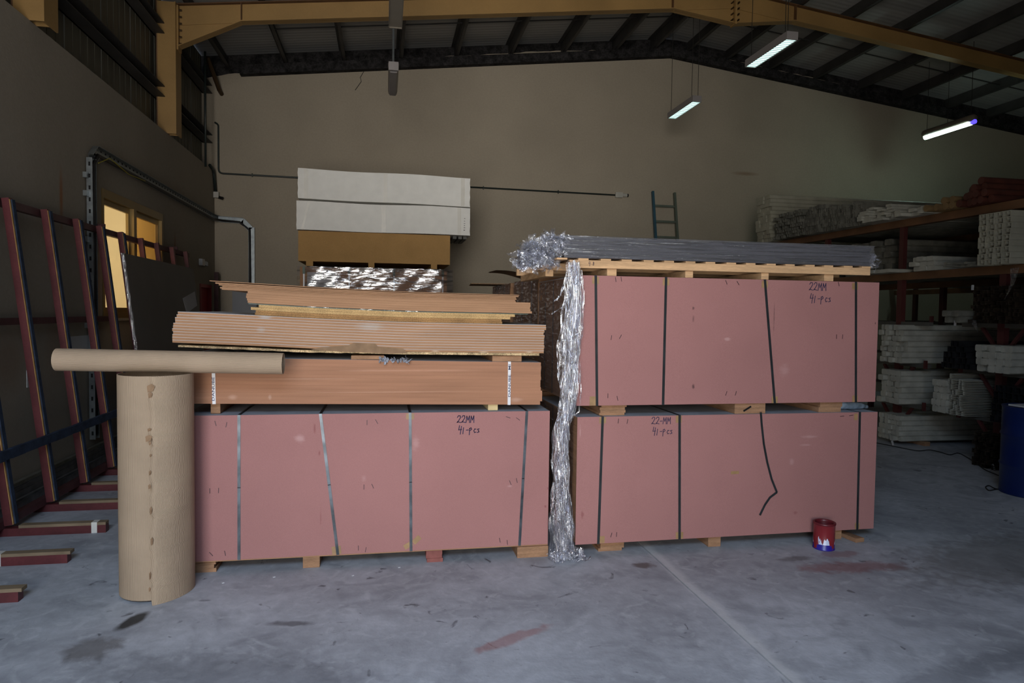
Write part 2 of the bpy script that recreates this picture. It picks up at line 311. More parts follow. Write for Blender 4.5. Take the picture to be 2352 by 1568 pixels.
    mixc(rng(ab.outputs[0], 0.014, 0.06, 1, 0), srgb(205, 205, 205), 0.55)
    L.new(src, b.inputs['Base Color'])
    return m
M['floor'] = floor_mat()

def roof_mat():
    m = mat('grey_roof_sheet', srgb(158, 156, 152), 0.55, var=0.1, scale=0.6, stretch=(0.4, 6, 1), spec=0.4)
    N = m.node_tree.nodes; L = m.node_tree.links; b = N['Principled BSDF']
    g = N.new('ShaderNodeNewGeometry'); wv = N.new('ShaderNodeTexWave'); wv.bands_direction = 'Y'; wv.inputs['Scale'].default_value = 2.6
    L.new(g.outputs['Position'], wv.inputs['Vector'])
    bp = N.new('ShaderNodeBump'); bp.inputs['Distance'].default_value = 0.006; bp.inputs['Strength'].default_value = 0.5
    L.new(wv.outputs['Fac'], bp.inputs['Height']); L.new(bp.outputs[0], b.inputs['Normal'])
    return m
M['roof'] = roof_mat()

def can_mat():
    m = bpy.data.materials.new('dripped_paint_can'); m.use_nodes = True
    N = m.node_tree.nodes; L = m.node_tree.links; b = N['Principled BSDF']; b.inputs['Roughness'].default_value = 0.3
    tc = N.new('ShaderNodeTexCoord'); mp = N.new('ShaderNodeMapping'); mp.inputs['Scale'].default_value = (24, 24, 5)
    L.new(tc.outputs['Object'], mp.inputs[0]); n = N.new('ShaderNodeTexNoise'); n.inputs['Scale'].default_value = 1.4; n.inputs['Detail'].default_value = 3
    L.new(mp.outputs[0], n.inputs['Vector'])
    sp = N.new('ShaderNodeSeparateXYZ'); L.new(tc.outputs['Object'], sp.inputs[0])
    r1 = N.new('ShaderNodeMath'); r1.operation = 'LESS_THAN'; r1.inputs[1].default_value = 0.045; L.new(sp.outputs[2], r1.inputs[0])
    lab = N.new('ShaderNodeMix'); lab.data_type = 'RGBA'; L.new(r1.outputs[0], lab.inputs[0]); lab.inputs[6].default_value = srgb(205, 212, 235); lab.inputs[7].default_value = srgb(42, 34, 140)
    ma = N.new('ShaderNodeMath'); ma.operation = 'MULTIPLY_ADD'; L.new(sp.outputs[2], ma.inputs[0]); ma.inputs[1].default_value = 1.9; L.new(n.outputs[0], ma.inputs[2])
    r = N.new('ShaderNodeMapRange'); r.inputs[1].default_value = 0.60; r.inputs[2].default_value = 0.63; L.new(ma.outputs[0], r.inputs[0])
    mx = N.new('ShaderNodeMix'); mx.data_type = 'RGBA'; L.new(r.outputs[0], mx.inputs[0]); L.new(lab.outputs[2], mx.inputs[6]); mx.inputs[7].default_value = srgb(128, 38, 44)
    L.new(mx.outputs[2], b.inputs['Base Color']); return m
M['can'] = can_mat()
M['can_red'] = mat('dark_red_paint', srgb(96, 26, 34), 0.4, var=0.1, scale=20)

# ------------------------------------------------------------------ mesh helpers
class MB:
    def __init__(s): s.v = []; s.f = []; s.uv = None
    def add(s, vs, fs):
        n = len(s.v); s.v += [Vector(p) for p in vs]; s.f += [tuple(i+n for i in f) for f in fs]; return s
    def box(s, x0, x1, y0, y1, z0, z1):
        return s.add([(x0, y0, z0), (x1, y0, z0), (x1, y1, z0), (x0, y1, z0), (x0, y0, z1), (x1, y0, z1), (x1, y1, z1), (x0, y1, z1)],
                     [(0, 3, 2, 1), (4, 5, 6, 7), (0, 1, 5, 4), (1, 2, 6, 5), (2, 3, 7, 6), (3, 0, 4, 7)])
    def beam(s, p, q, w, h, up=(0, 0, 1), off=(0, 0)):
        p, q = Vector(p), Vector(q); d = (q-p).normalized(); u = Vector(up); sd = d.cross(u)
        if sd.length < 1e-5: sd = d.cross(Vector((1, 0, 0)))
        sd.normalize(); u = sd.cross(d).normalized()
        vs = []
        for c in (p, q):
            c = c + sd*off[0] + u*off[1]
            for a, b in ((-1, -1), (1, -1), (1, 1), (-1, 1)): vs.append(c + sd*a*w/2 + u*b*h/2)
        return s.add(vs, [(0, 1, 2, 3), (7, 6, 5, 4), (0, 4, 5, 1), (1, 5, 6, 2), (2, 6, 7, 3), (3, 7, 4, 0)])
    def tube(s, pts, r, n=8, cap=True):
        pts = [Vector(p) for p in pts]; rings = []; prev = None
        for i, p in enumerate(pts):
            d = (pts[min(i+1, len(pts)-1)] - pts[max(i-1, 0)]).normalized()
            if prev is None:
                a = d.cross(Vector((0, 0, 1)))
                if a.length < 1e-3: a = d.cross(Vector((1, 0, 0)))
            else: a = prev - d*prev.dot(d)
            a.normalize(); prev = a; b = d.cross(a)
            rr = r[i] if isinstance(r, (list, tuple)) else r
            rings.append([p + (a*math.cos(2*PI*k/n) + b*math.sin(2*PI*k/n))*rr for k in range(n)])
        vs = [v for g in rings for v in g]; fs = []
        for i in range(len(pts)-1):
            for k in range(n):
                fs.append((i*n+k, i*n+(k+1) % n, (i+1)*n+(k+1) % n, (i+1)*n+k))
        if cap: fs.append(tuple(range(n))[::-1]); fs.append(tuple((len(pts)-1)*n+k for k in range(n)))
        return s.add(vs, fs)
    def prism(s, poly, a, b, axis='y'):
        """extrude a 2-D polygon along an axis: y -> poly is (x,z); x -> (y,z); z -> (x,y)"""
        f = {'y': lambda p, t: (p[0], t, p[1]), 'x': lambda p, t: (t, p[0], p[1]), 'z': lambda p, t: (p[0], p[1], t)}[axis]
        n = len(poly); vs = [f(p, a) for p in poly] + [f(p, b) for p in poly]
        fs = [tuple(range(n)), tuple(range(n, 2*n))[::-1]] + [(i, i+n, (i+1) % n+n, (i+1) % n) for i in range(n)]
        return s.add(vs, fs)
    def grid(s, fn, nu, nv):
        vs = [fn(i/nu, j/nv) for j in range(nv+1) for i in range(nu+1)]
        fs = [(j*(nu+1)+i, j*(nu+1)+i+1, (j+1)*(nu+1)+i+1, (j+1)*(nu+1)+i) for j in range(nv) for i in range(nu)]
        return s.add(vs, fs)
    def lathe(s, prof, c, n=32, axis='z'):
        vs = []
        for (r, h) in prof:
            for k in range(n):
                a = 2*PI*k/n; vs.append((c[0]+r*math.cos(a), c[1]+r*math.sin(a), c[2]+h))
        fs = [(i*n+k, i*n+(k+1) % n, (i+1)*n+(k+1) % n, (i+1)*n+k) for i in range(len(prof)-1) for k in range(n)]
        return s.add(vs, fs)
    def map(s, fn): s.v = [Vector(fn(p)) for p in s.v]; return s

def wloc(o):
    v = Vector((0, 0, 0))
    while o is not None: v += o.location; o = o.parent
    return v
def tag(o, label=None, cat=None, group=None, kind=None):
    if label: o['label'] = label
    if cat: o['category'] = cat
    if group: o['group'] = group
    if kind: o['kind'] = kind
    return o
def thing(name, label, cat, loc, group=None):
    o = bpy.data.objects.new(name, None); o.empty_display_size = 0.1; C.objects.link(o); o.location = loc
    return tag(o, label, cat, group)
def part(name, mb, m, parent=None, smooth=False, bevel=0.0, label=None, kind=None, recalc=True):
    if parent is not None: org = wloc(parent)
    else:
        xs = [v.x for v in mb.v]; ys = [v.y for v in mb.v]; zs = [v.z for v in mb.v]
        org = Vector(((min(xs)+max(xs))/2, (min(ys)+max(ys))/2, min(zs)))
    me = bpy.data.meshes.new(name); me.from_pydata([v-org for v in mb.v], [], mb.f)
    if recalc or bevel:
        bm = bmesh.new(); bm.from_mesh(me)
        bmesh.ops.recalc_face_normals(bm, faces=bm.faces)
        if bevel: bmesh.ops.bevel(bm, geom=list(bm.edges), offset=bevel, segments=1, affect='EDGES', clamp_overlap=True)
        bm.to_mesh(me); bm.free()
    me.materials.append(M[m] if isinstance(m, str) else m)
    if smooth: me.shade_smooth()
    o = bpy.data.objects.new(name, me); C.objects.link(o)
    if parent is None: o.location = org
    else: o.parent = parent
    if label: o['label'] = label
    if kind: o['kind'] = kind
    return o
def dup(src, parent, loc):
    c = src.copy(); C.objects.link(c); c.parent = parent; c.location = loc; return c
def box(*a): return MB().box(*a)

def on_plane(px, py, axis, c):
    d = F + RT*((px-1176)/1568.0) - UP*((py-784)/1568.0); o = Vector((0, 0, CAM_H)); t = (c-o[axis])/d[axis]
    return o + d*t

# ------------------------------------------------------------------ the building
XL, XR, YB, YF = -3.25, 15.3, 14.17, -1.6
RX = 6.05
def roof(x): return 7.72-0.12*abs(x-RX)
fl = MB().box(-3.6, XR+0.3, YF-0.0, YB+0.3, -0.2, -0.012)
# two slabs meeting at a sawn joint (a 12 mm groove at x=1.90)
fl.box(-3.6, 1.899, YF-0.1, YB+0.3, -0.012, 0).box(1.911, XR+0.3, YF-0.1, YB+0.3, -0.012, 0)
part('floor', fl, 'floor', kind='structure')

# back wall: ragged plaster top
pts = [(XL-0.3, -0.0), (XR+0.3, 0.0)]
top = []
ctrl = [(-3.6, 6.12), (-3.14, 6.22), (-2.9, 6.27), (-2.3, 6.38), (-1.24, 6.57), (1.34, 6.95), (3.2, 7.2), (5.17, 7.39), (6.26, 7.43), (7.4, 7.37), (9.55, 7.12), (12, 6.78), (15.7, 6.2)]
def interp(c, x):
    for (x0, y0), (x1, y1) in zip(c, c[1:]):
        if x <= x1: return y0+(y1-y0)*(x-x0)/(x1-x0)
    return c[-1][1]
x = XR+0.3
while x > XL-0.3:
    top.append((x, interp(ctrl, x)+rnd.uniform(-0.012, 0.012))); x -= 0.13
part('wall_back', MB().prism(pts+top, YB, YB+0.28, 'y'), 'wall_back', kind='structure')
# foam filler above the plaster and the dark end rafter in front of it
fi = MB()
x = XL-0.32
while x < XR:
    x2 = x+0.35
    fi.prism([(x, interp(ctrl, x)-0.1), (x2, interp(ctrl, x2)-0.1), (x2, roof(x2)-0.01), (x, roof(x)-0.01)], YB+0.02, YB+0.2)
    x = x2
part('trim_1', fi, 'dark_gap', kind='structure')
er = MB()
for a, b in ((XL+0.5, RX), (RX, XR)):
    er.prism([(a, roof(a)-0.44), (b, roof(b)-0.44), (b, roof(b)-0.262), (a, roof(a)-0.262)], YB-0.16, YB-0.004)
part('trim_2', er, 'dark_gap', kind='structure')
# left wall with window and door openings
WY0, WY1, WZ0, WZ1 = 8.76, 10.98, 1.60, 3.12
DY0, DY1, DZ = 13.05, 13.88, 2.18
lw = MB()
ZP = 4.38
for (y0, y1, z0, z1) in ((YF, WY0, 0, ZP), (WY0, WY1, 0, WZ0), (WY0, WY1, WZ1, ZP), (WY1, DY0, 0, ZP), (DY0, DY1, DZ, ZP), (DY1, YB, 0, ZP)):
    lw.box(XL-0.3, XL, y0, y1, z0, z1)
wl = part('wall_left', lw, 'wall_left', kind='structure')
y = YF
while y < YB:
    y2 = min(y+1.0, YB)
    cp = MB()
    n = 5
    for k in range(n):                       # shallow ribs in each sheet
        a = y+0.006+(y2-y-0.012)*k/n; b = y+0.006+(y2-y-0.012)*(k+1)/n; m_ = a+(b-a)*0.8
        cp.box(XL-0.24, XL-0.215, a, m_, ZP-0.0, 6.55).box(XL-0.24, XL-0.222, m_, b, ZP-0.0, 6.55)
    part('cladding_sheet', cp, 'clad', wl); y = y2
for z, h in ((4.92, 0.16), (5.86, 0.16)):
    g = MB().box(XL-0.21, XL-0.03, YF, YB-0.01, z, z+0.012).box(XL-0.21, XL-0.19, YF, YB-0.01, z, z+h).box(XL-0.21, XL-0.03, YF, YB-0.01, z+h-0.012, z+h)
    part('girt', g, 'purlin', wl)
part('wall_right', box(XR, XR+0.3, YF, YB, 0, 6.7), 'wall_left', kind='structure')
fw = MB().prism([(-3.55, 0), (DOOR['x0'], 0), (DOOR['x0'], 6.6), (-3.55, 6.4)], YF-0.3, YF)
fw.prism([(DOOR['x1'], 0), (XR+0.3, 0), (XR+0.3, 6.55), (RX, 7.6), (DOOR['x1'], 7.2)], YF-0.3, YF)
fw.prism([(DOOR['x0'], DOOR['z1']), (DOOR['x1'], DOOR['z1']), (DOOR['x1'], 7.2), (DOOR['x0'], 6.6)], YF-0.3, YF)
part('wall_front', fw, 'wall_left', kind='structure')
ce = MB()
ce.prism([(XL-0.35, roof(XL-0.35)), (RX, roof(RX)), (RX, roof(RX)+0.06), (XL-0.35, roof(XL-0.35)+0.06)], YF-0.3, YB+0.3)
ce.prism([(RX, roof(RX)), (XR+0.35, roof(XR+0.35)), (XR+0.35, roof(XR+0.35)+0.06), (RX, roof(RX)+0.06)], YF-0.3, YB+0.3)
ceil = part('ceiling', ce, 'roof', kind='structure')
px_list = [-3.02, -1.94, -0.84, 0.27, 1.38, 2.5, 3.62, 4.74, 5.6, 6.45, 7.35, 8.4, 9.5, 10.65, 11.8, 12.95, 14.1, 15.1]
for x in px_list:
    z = roof(x)
    sg = 1 if x < RX else -1
    p = MB().box(x-0.008, x+0.008, YF, YB-0.006, z-0.25, z-0.02)
    p.box(x, x+0.07*sg, YF, YB-0.006, z-0.25, z-0.235) if sg > 0 else p.box(x-0.07, x, YF, YB-0.006, z-0.25, z-0.235)
    p.box(x-0.07, x, YF, YB-0.006, z-0.035, z-0.02) if sg > 0 else p.box(x, x+0.07, YF, YB-0.006, z-0.035, z-0.02)
    part('purlin', p, 'purlin', ceil)
for yy in (12.7, 9.35):                        # sag rods between the purlins
    sr = MB()
    for a, b in zip(px_list[1:-1], px_list[2:]):
        sr.beam((a+0.01, yy, roof(a)-0.14), (b-0.01, yy, roof(b)-0.14), 0.02, 0.02)
    part('sag_rod', sr, 'purlin', ceil)

# portal frames
def frame(Y, label):
    W = 0.16
    t = thing('portal_frame', label, 'steel frame', (XL, Y, ZP), 'yellow portal frames')
    bot = lambda x: (6.17+0.12*(x+2.2)) if x < RX else (7.16-0.12*(x-RX))
    topz = lambda x: bot(x)+0.295
    def ibeam(poly_bot, poly_top, name, fl=0.014):
        # web as a thin prism and two flanges following the lower and upper outlines
        m = MB().prism(poly_bot+poly_top[::-1], Y-0.006, Y+0.006)
        o = part(name, m, 'yellow', t)
        for seg, nm in ((poly_bot, 'lower_flange'), (poly_top, 'upper_flange')):
            f = MB()
            for a, b in zip(seg, seg[1:]):
                s = 1 if nm == 'lower_flange' else -1
                f.prism([(a[0], a[1]), (b[0], b[1]), (b[0], b[1]+s*fl), (a[0], a[1]+s*fl)], Y-W/2, Y+W/2)
            part(nm, f, 'yellow' if nm == 'lower_flange' else 'rust', o)
        return o
    for sgn in (1, -1):
        X = (lambda v: v) if sgn > 0 else (lambda v: 2*RX-v)
        b = lambda v: bot(X(v)) if sgn > 0 else bot(X(v))
        xs = [-3.12, -2.2]
        lo = [(X(-3.12), bot(-2.2)-0.46+0.0), (X(-2.2), bot(-2.2)), (X(4.9), bot(4.9)), (X(RX-0.02), bot(RX)-0.28)]
        hi = [(X(-3.12), topz(-3.12)), (X(-2.2), topz(-2.2)), (X(4.9), topz(4.9)), (X(RX-0.02), topz(RX))]
        ibeam(lo, hi, 'rafter')
        # column: inner flange, web, outer flange
        c = MB().box(min(X(-3.4), X(-3.14)), max(X(-3.4), X(-3.14)), Y-0.006, Y+0.006, ZP, topz(-3.14)-0.0)
        co = part('column', c, 'yellow', t)
        for xa in (-3.14, -3.4):
            a, bb = sorted((X(xa), X(xa+0.016)))
            part('column_flange', box(a, bb, Y-0.14, Y+0.14, ZP, topz(-3.14)), 'yellow' if xa > -3.3 else 'rust', co)
        # the face plate the photograph shows on the column front
        a, bb = sorted((X(-3.384), X(-3.14)))
        part('face_plate', box(a, bb, Y-0.14, Y-0.128, ZP, topz(-3.14)-0.01), 'yellow', co)
        a, bb = sorted((X(-3.124), X(-3.10)))
        ep = part('end_plate', box(a, bb, Y-W/2-0.01, Y+W/2+0.01, bot(-3.12)-0.40, topz(-3.12)-0.03), 'yellow', t)
        for k in range(7):
            z = bot(-3.12)-0.30+0.10*k
            a, bb = sorted((X(-3.10), X(-3.06)))
            part('bolt', MB().tube([(a, Y-0.055, z), (bb, Y-0.055, z)], 0.014, 6), 'bolt', ep)
        for xs_ in (-2.2, 4.88):
            a, bb = sorted((X(xs_-0.006), X(xs_+0.006)))
            part('stiffener', box(a, bb, Y-W/2, Y-0.006, bot(xs_)+0.014, topz(xs_)-0.014), 'rust', t)
        # seam of the haunch
        m = MB().beam((X(-3.1), Y-0.012, bot(-3.1)), (X(-2.2), Y-0.012, bot(-2.2)+0.006), 0.012, 0.02)
        m.beam((X(4.9), Y-0.012, bot(4.9)), (X(RX-0.03), Y-0.012, bot(RX)), 0.012, 0.02)
        part('haunch_flange', m, 'yellow', t)
    rp = part('ridge_plate', box(RX-0.018, RX+0.018, Y-W/2-0.01, Y+W/2+0.01, bot(RX)-0.30, topz(RX)-0.005), 'yellow', t)
    for s in (-0.055, 0.055):
        for k in range(5):
            z = bot(RX)-0.22+0.1*k
            part('bolt', MB().tube([(RX+s, Y-0.09, z), (RX+s, Y-0.006, z)], 0.013, 6), 'bolt', rp)
    return t
frame(11.4, 'ochre yellow steel portal frame with bolted haunches crossing below the roof')
f2 = frame(7.3, 'yellow steel portal frame nearest the camera, only its column foot seen top left')

# office seen through the left window
part('wall_office', MB().box(-6.2, -6.1, 6.8, 13.5, 0, 4.3).box(-6.1, XL-0.3, 6.7, 6.8, 0, 4.3).box(-6.1, XL-0.3, 13.4, 13.5, 0, 4.3).box(-6.2, XL-0.3, 6.7, 13.5, 4.2, 4.3).box(-6.2, XL-0.3, 6.7, 13.5, 0.0, 0.05), 'office', kind='structure')
part('trim_3', MB().box(-6.1, -6.06, 6.8, 13.4, 0.05, 2.5).box(-6.1, -5.4, 13.36, 13.4, 0.05, 2.5), 'office_low', kind='structure')
ca = thing('office_cabinet', 'pale cabinet inside the lit office seen low through the window', 'cabinet', (-5.85, 11.4, 0.05))
part('body', box(-6.055, -5.6, 11.0, 11.8, 0.05, 1.95), 'office', ca); part('door', box(-5.6, -5.585, 11.02, 11.38, 0.1, 1.9), 'office_low', ca); part('door', box(-5.6, -5.585, 11.42, 11.78, 0.1, 1.9), 'office_low', ca)
wf = MB()
x0, x1 = XL-0.1, XL+0.012
wf.box(x0, x1, WY0, WY1, WZ1-0.10, WZ1).box(x0, x1, WY0, WY1, WZ0, WZ0+0.07).box(x0, x1, WY0, WY0+0.05, WZ0+0.07, WZ1-0.1).box(x0, x1, WY1-0.06, WY1, WZ0+0.07, WZ1-0.1)
win = part('window_1', wf, 'alu', kind='structure')
YM = 9.80
part('mullion', box(x0+0.02, x1+0.01, YM-0.05, YM+0.05, WZ0+0.07, WZ1-0.1), 'alu', win)
def sash(ya, yb, xx, gm):
    f = MB().box(xx, xx+0.03, ya, yb, WZ0+0.07, WZ0+0.13).box(xx, xx+0.03, ya, yb, WZ1-0.17, WZ1-0.1).box(xx, xx+0.03, ya, ya+0.05, WZ0+0.13, WZ1-0.17).box(xx, xx+0.03, yb-0.05, yb, WZ0+0.13, WZ1-0.17)
    s = part('sash', f, 'alu', win)
    part('pane', box(xx+0.012, xx+0.016, ya+0.05, yb-0.05, WZ0+0.13, WZ1-0.17), gm, s)
sash(WY0+0.05, YM-0.05, x0+0.04, 'glass'); sash(YM+0.05, WY1-0.06, x0+0.04, 'glass')
bl = part('roller_blind', box(XL-0.082, XL-0.078, YM+0.055, WY1-0.065, WZ0+0.08, WZ1-0.105), 'glass_tan', win, label='tan roller blind behind the right hand pane')
part('sill', box(XL-0.12, XL+0.05, WY0-0.03, WY1+0.03, WZ0-0.03, WZ0), 'wall_left', win)
dr = part('door_1', MB().box(XL-0.12, XL+0.01, DY0, DY0+0.05, 0, DZ).box(XL-0.12, XL+0.01, DY1-0.05, DY1, 0, DZ).box(XL-0.12, XL+0.01, DY0+0.05, DY1-0.05, DZ-0.06, DZ), 'door_red', kind='structure')
part('door_leaf', box(XL-0.09, XL-0.05, DY0+0.05, DY1-0.05, 0.01, DZ-0.06), 'door_red', dr)
part('handle', MB().tube([(XL-0.03, DY1-0.15, 1.0), (XL-0.03, DY1-0.27, 1.0)], 0.01, 8), 'galv', dr)

# ------------------------------------------------------------------ pink board bundles
def rotz(c, a):
    ca, sa = math.cos(a), math.sin(a)
    return lambda p: (c[0]+(p[0]-c[0])*ca-(p[1]-c[1])*sa, c[1]+(p[0]-c[0])*sa+(p[1]-c[1])*ca, p[2])
GLY = {  # handwritten strokes on a unit em
 '2': [[(0, .75), (.15, .98), (.38, .95), (.42, .7), (.2, .3), (0, .05), (.15, .12), (.5, .02)]],
 'M': [[(0, 0), (.06, .9), (.25, .35), (.42, .92), (.48, 0)]],
 '4': [[(.1, 1.05), (0, .45), (.42, .5)], [(.36, .95), (.26, -.15)]],
 '1': [[(.05, .75), (.0, -.1)]],
 '-': [[(0, .4), (.3, .42)]],
 'P': [[(.02, .65), (.0, -.25)], [(0, .6), (.2, .72), (.3, .5), (.02, .3)]],
 'c': [[(.28, .5), (.1, .55), (0, .3), (.1, .05), (.3, .1)]],
 's': [[(.28, .55), (.05, .5), (.2, .3), (.28, .12), (.02, .05)]],
 '8': [[(.3, .8), (.1, .9), (.05, .65), (.3, .4), (.25, .1), (.05, .1), (.05, .35), (.32, .7), (.3, .8)]],
 '.': [[(.05, .35), (.09, .35)]], ' ': []}
def scribble(name, lines, x, z, h, y, parent, adv=0.62, xf=None, wd=0.006, lead=1.45, slant=0.05, m='ink'):
    """strokes lying on the plane y, text starts at x and hangs from z"""
    mb = MB()
    for li, tx in enumerate(lines):
        cx = x + 0.01*li; zb = z - h - li*h*lead
        for ch in tx:
            for st in GLY[ch]:
                P = [Vector((cx+(a+slant*b)*h, y-0.0012, zb+b*h)) for a, b in st]
                for p, q in zip(P, P[1:]):
                    d = (q-p).normalized(); mb.beam(p-d*wd*0.4, q+d*wd*0.4, wd, 0.0012, up=(0, 1, 0))
            cx += h*(adv if ch not in '1.-c' else adv*0.72)
    if xf: mb.map(xf)
    return part(name, mb, m, parent)

def bundle(label, x0, x1, y0, dep, z0, z1, straps, staples, prots, ang=0.0, cov='pink', n=41, broken=None, group=None, strapmat='strap'):
    t = thing('board_bundle', label, 'board bundle', ((x0+x1)/2, y0+dep/2, z0), group)
    c = ((x0+x1)/2, y0); xf = rotz(c, ang)
    H = z1-z0; cs = 0.004
    # boards
    th = (H-0.008)/n; first = None
    for k in range(n):
        z = z0+0.004+k*th
        if first is None:
            mb = MB().box(x0+0.006, x1-0.006, y0+cs+0.002, y0+dep, z, z+th-0.0006).map(xf)
            first = part('board', mb, 'mdf', t)
        else: dup(first, t, (rnd.uniform(-0.003, 0.003), rnd.uniform(0.0, 0.003), k*th))
    part('cover_sheet', box(x0, x1, y0, y0+cs, z0, z1).map(xf), cov, t)
    part('top_sheet', box(x0+0.002, x1-0.002, y0+cs+0.001, y0+dep, z1-0.004, z1).map(xf), 'dust', t)
    def px(p): return p
    def strip(pts, wd, y, m, name='strap', wrap=True):
        mb = MB()
        for p, q in zip(pts, pts[1:]):
            d = Vector((q[0]-p[0], 0, q[1]-p[1])).normalized()
            a = Vector((p[0], y, p[1]))-d*0.002; b = Vector((q[0], y, q[1]))+d*0.002
            mb.beam(a, b, wd, 0.0016, up=(0, 1, 0))
        if wrap:
            tx, bx = pts[0][0], pts[-1][0]
            mb.box(tx-wd/2, tx+wd/2, y0-0.002, y0+dep+0.002, z1+0.0005, z1+0.002)
        mb.map(xf); return part(name, mb, m, t)
    for (tx, bx) in straps:
        strip([(tx, z1), (tx+(bx-tx)*0.5, (z0+z1)/2), (bx, z0)], 0.019, y0-0.0025, strapmat)
    if broken:
        o = strip(broken, 0.016, y0-0.006, 'strap', 'snapped_strap', wrap=False)
        o['label'] = 'snapped black strap curling down the face'
    for (x, zt, w_, h_, r_) in prots:
        mb = MB().beam(Vector((x, y0-0.0012, zt-h_/2)), Vector((x, y0-0.0012, zt+h_/2)), w_, 0.0012, up=(0, 1, 0))
        if r_:
            cz = zt; ca, sa = math.cos(r_), math.sin(r_)
            mb.map(lambda p: (x+(p[0]-x)*ca-(p[2]-cz)*sa, p[1], cz+(p[0]-x)*sa+(p[2]-cz)*ca))
        mb.map(xf); part('edge_protector', mb, 'tape', t)
    for (x, z, a) in staples:
        d = Vector((math.sin(a), 0, math.cos(a)))*0.017
        part('staple', MB().beam(Vector((x, y0-0.001, z))-d, Vector((x, y0-0.001, z))+d, 0.004, 0.002, up=(0, 1, 0)).map(xf), 'staple', t)
    return t, xf

def fx(px, py, y): p = on_plane(px, py, 1, y); return (p.x, p.z)
def strap_px(lst, y, zt, zb):
    out = []
    for (tx, ty, bx, by) in lst: out.append((fx(tx, ty, y)[0], fx(bx, by, y)[0]))
    return out
def st_px(lst, y): return [fx(a, b, y)+(c,) for a, b, c in lst]
YL, YR = 4.68, 4.645
# lower right bundle
sl = strap_px([(1383, 955, 1373, 1243), (1560, 955, 1560, 1235), (1977, 945, 1971, 1210)], YR, 1, 0)
br = [fx(a, b, YR) for a, b in ((1747, 947), (1749, 975), (1754, 1020), (1762, 1062), (1772, 1100), (1784, 1130), (1768, 1142), (1757, 1158), (1745, 1182))]
pr_ = [(fx(1383, 965, YR)[0], 0.975, 0.05, 0.045, 0), (fx(1560, 965, YR)[0]-0.006, 0.972, 0.045, 0.052, 0), (fx(1968, 955, YR)[0], 0.965, 0.03, 0.05, 0),
       (fx(1376, 1236, YR)[0]+0.01, 0.113, 0.055, 0.05, 0), (fx(1560, 1228, YR)[0], 0.113, 0.058, 0.05, 0), (fx(1971, 1205, YR)[0], 0.113, 0.04, 0.045, 0), (fx(1688, 1084, YR)[0], fx(1688, 1085, YR)[1], 0.065, 0.022, 0.02)]
RL, xfR = bundle('pink faced board bundle standing lowest on the right, with a snapped curling strap', 1.345, 3.765, YR, 1.2, 0.085, 1.0, sl,
    st_px([(1403, 1227, .25), (1415, 1226, .05), (1936, 956, 1.5), (1957, 954, 1.45), (1419, 966, .1), (1440, 967, 0.2)], YR), pr_, ang=R(0.6), broken=br)
scribble('marking', ['22-MM', '41-Pcs'], fx(1496, 955, YR)[0], fx(1500, 957, YR)[1], 0.052, YR-0.0, RL, wd=0.0045, xf=xfR)
# upper right bundle
su = strap_px([(1367, 631, 1370, 926), (1529, 633, 1522, 924), (1757, 637, 1780, 918), (1968, 642, 1968, 911)], YR, 1, 0)
pu = [(fx(a, b, YR)[0], 2.0-0.033, 0.05, 0.05, 0) for a, b in ((1367, 640), (1529, 645), (1757, 648), (1966, 652))] + \
     [(fx(1361, 915, YR)[0], 1.113, 0.05, 0.065, 0), (fx(1780, 908, YR)[0], 1.105, 0.05, 0.05, 0), (fx(1966, 905, YR)[0], 1.105, 0.045, 0.05, 0)]
RU, xfU = bundle('pink faced board bundle stacked on top on the right, under the wooden pallet', 1.335, 3.74, YR, 1.2, 1.08, 2.0, su,
    st_px([(1413, 642, -.2), (1426, 641, -.2), (1403, 775, .1), (1424, 773, .5), (1395, 908, 0), (1417, 914, -.25), (1668, 648, -.4), (1695, 650, -.6), (1923, 773, 0), (1937, 773, .05), (1928, 652, -.3), (1668, 903, .3), (1690, 903, .3)], YR), pu, ang=R(0.6))
scribble('marking', ['22MM', '41-Pcs'], fx(1860, 652, YR)[0], fx(1860, 648, YR)[1], 0.06, YR, RU, wd=0.005, xf=xfU)
# left bundle
sL = strap_px([(549, 950, 549, 1282), (736, 950, 776, 1272), (942, 945, 944, 1266), (1210, 946, 1193, 1255)], YL, 1, 0)
pL = [(fx(942, 955, YL)[0], 1.015, 0.055, 0.04, 0), (fx(773, 1262, YL)[0], 0.115, 0.06, 0.055, 0.1), (fx(941, 1246, YL)[0]-0.01, 0.125, 0.06, 0.035, 0.5), (fx(957, 1236, YL)[0], 0.16, 0.06, 0.035, 0.75)]
LL, xfL = bundle('pink faced board bundle on the left, behind the standing cardboard roll', -1.285, 1.155, YL, 1.2, 0.085, 1.04, sL,
    st_px([(495, 972, -.25), (520, 975, .2), (843, 970, 0), (865, 968, -.5), (1167, 958, 1.9), (1190, 962, 2.2), (482, 1127, 0), (502, 1126, .05), (836, 1118, .02), (856, 1116, -.4), (1172, 1108, -.4), (1187, 1103, -.25),
           (485, 1272, -.7), (517, 1270, -.2), (823, 1258, 0), (840, 1262, .15), (1148, 1240, -.2), (1165, 1245, -.15)], YL), pL, strapmat='strap_steel')
scribble('marking', ['22MM', '41-Pcs'], fx(1050, 955, YL)[0], fx(1050, 954, YL)[1], 0.05, YL, LL, wd=0.0055)
# bottom board lip of the left bundle
part('base_board', box(-1.28, 1.155, YL-0.0, YL+0.4, 0.0785, 0.0845), 'mdf', LL)

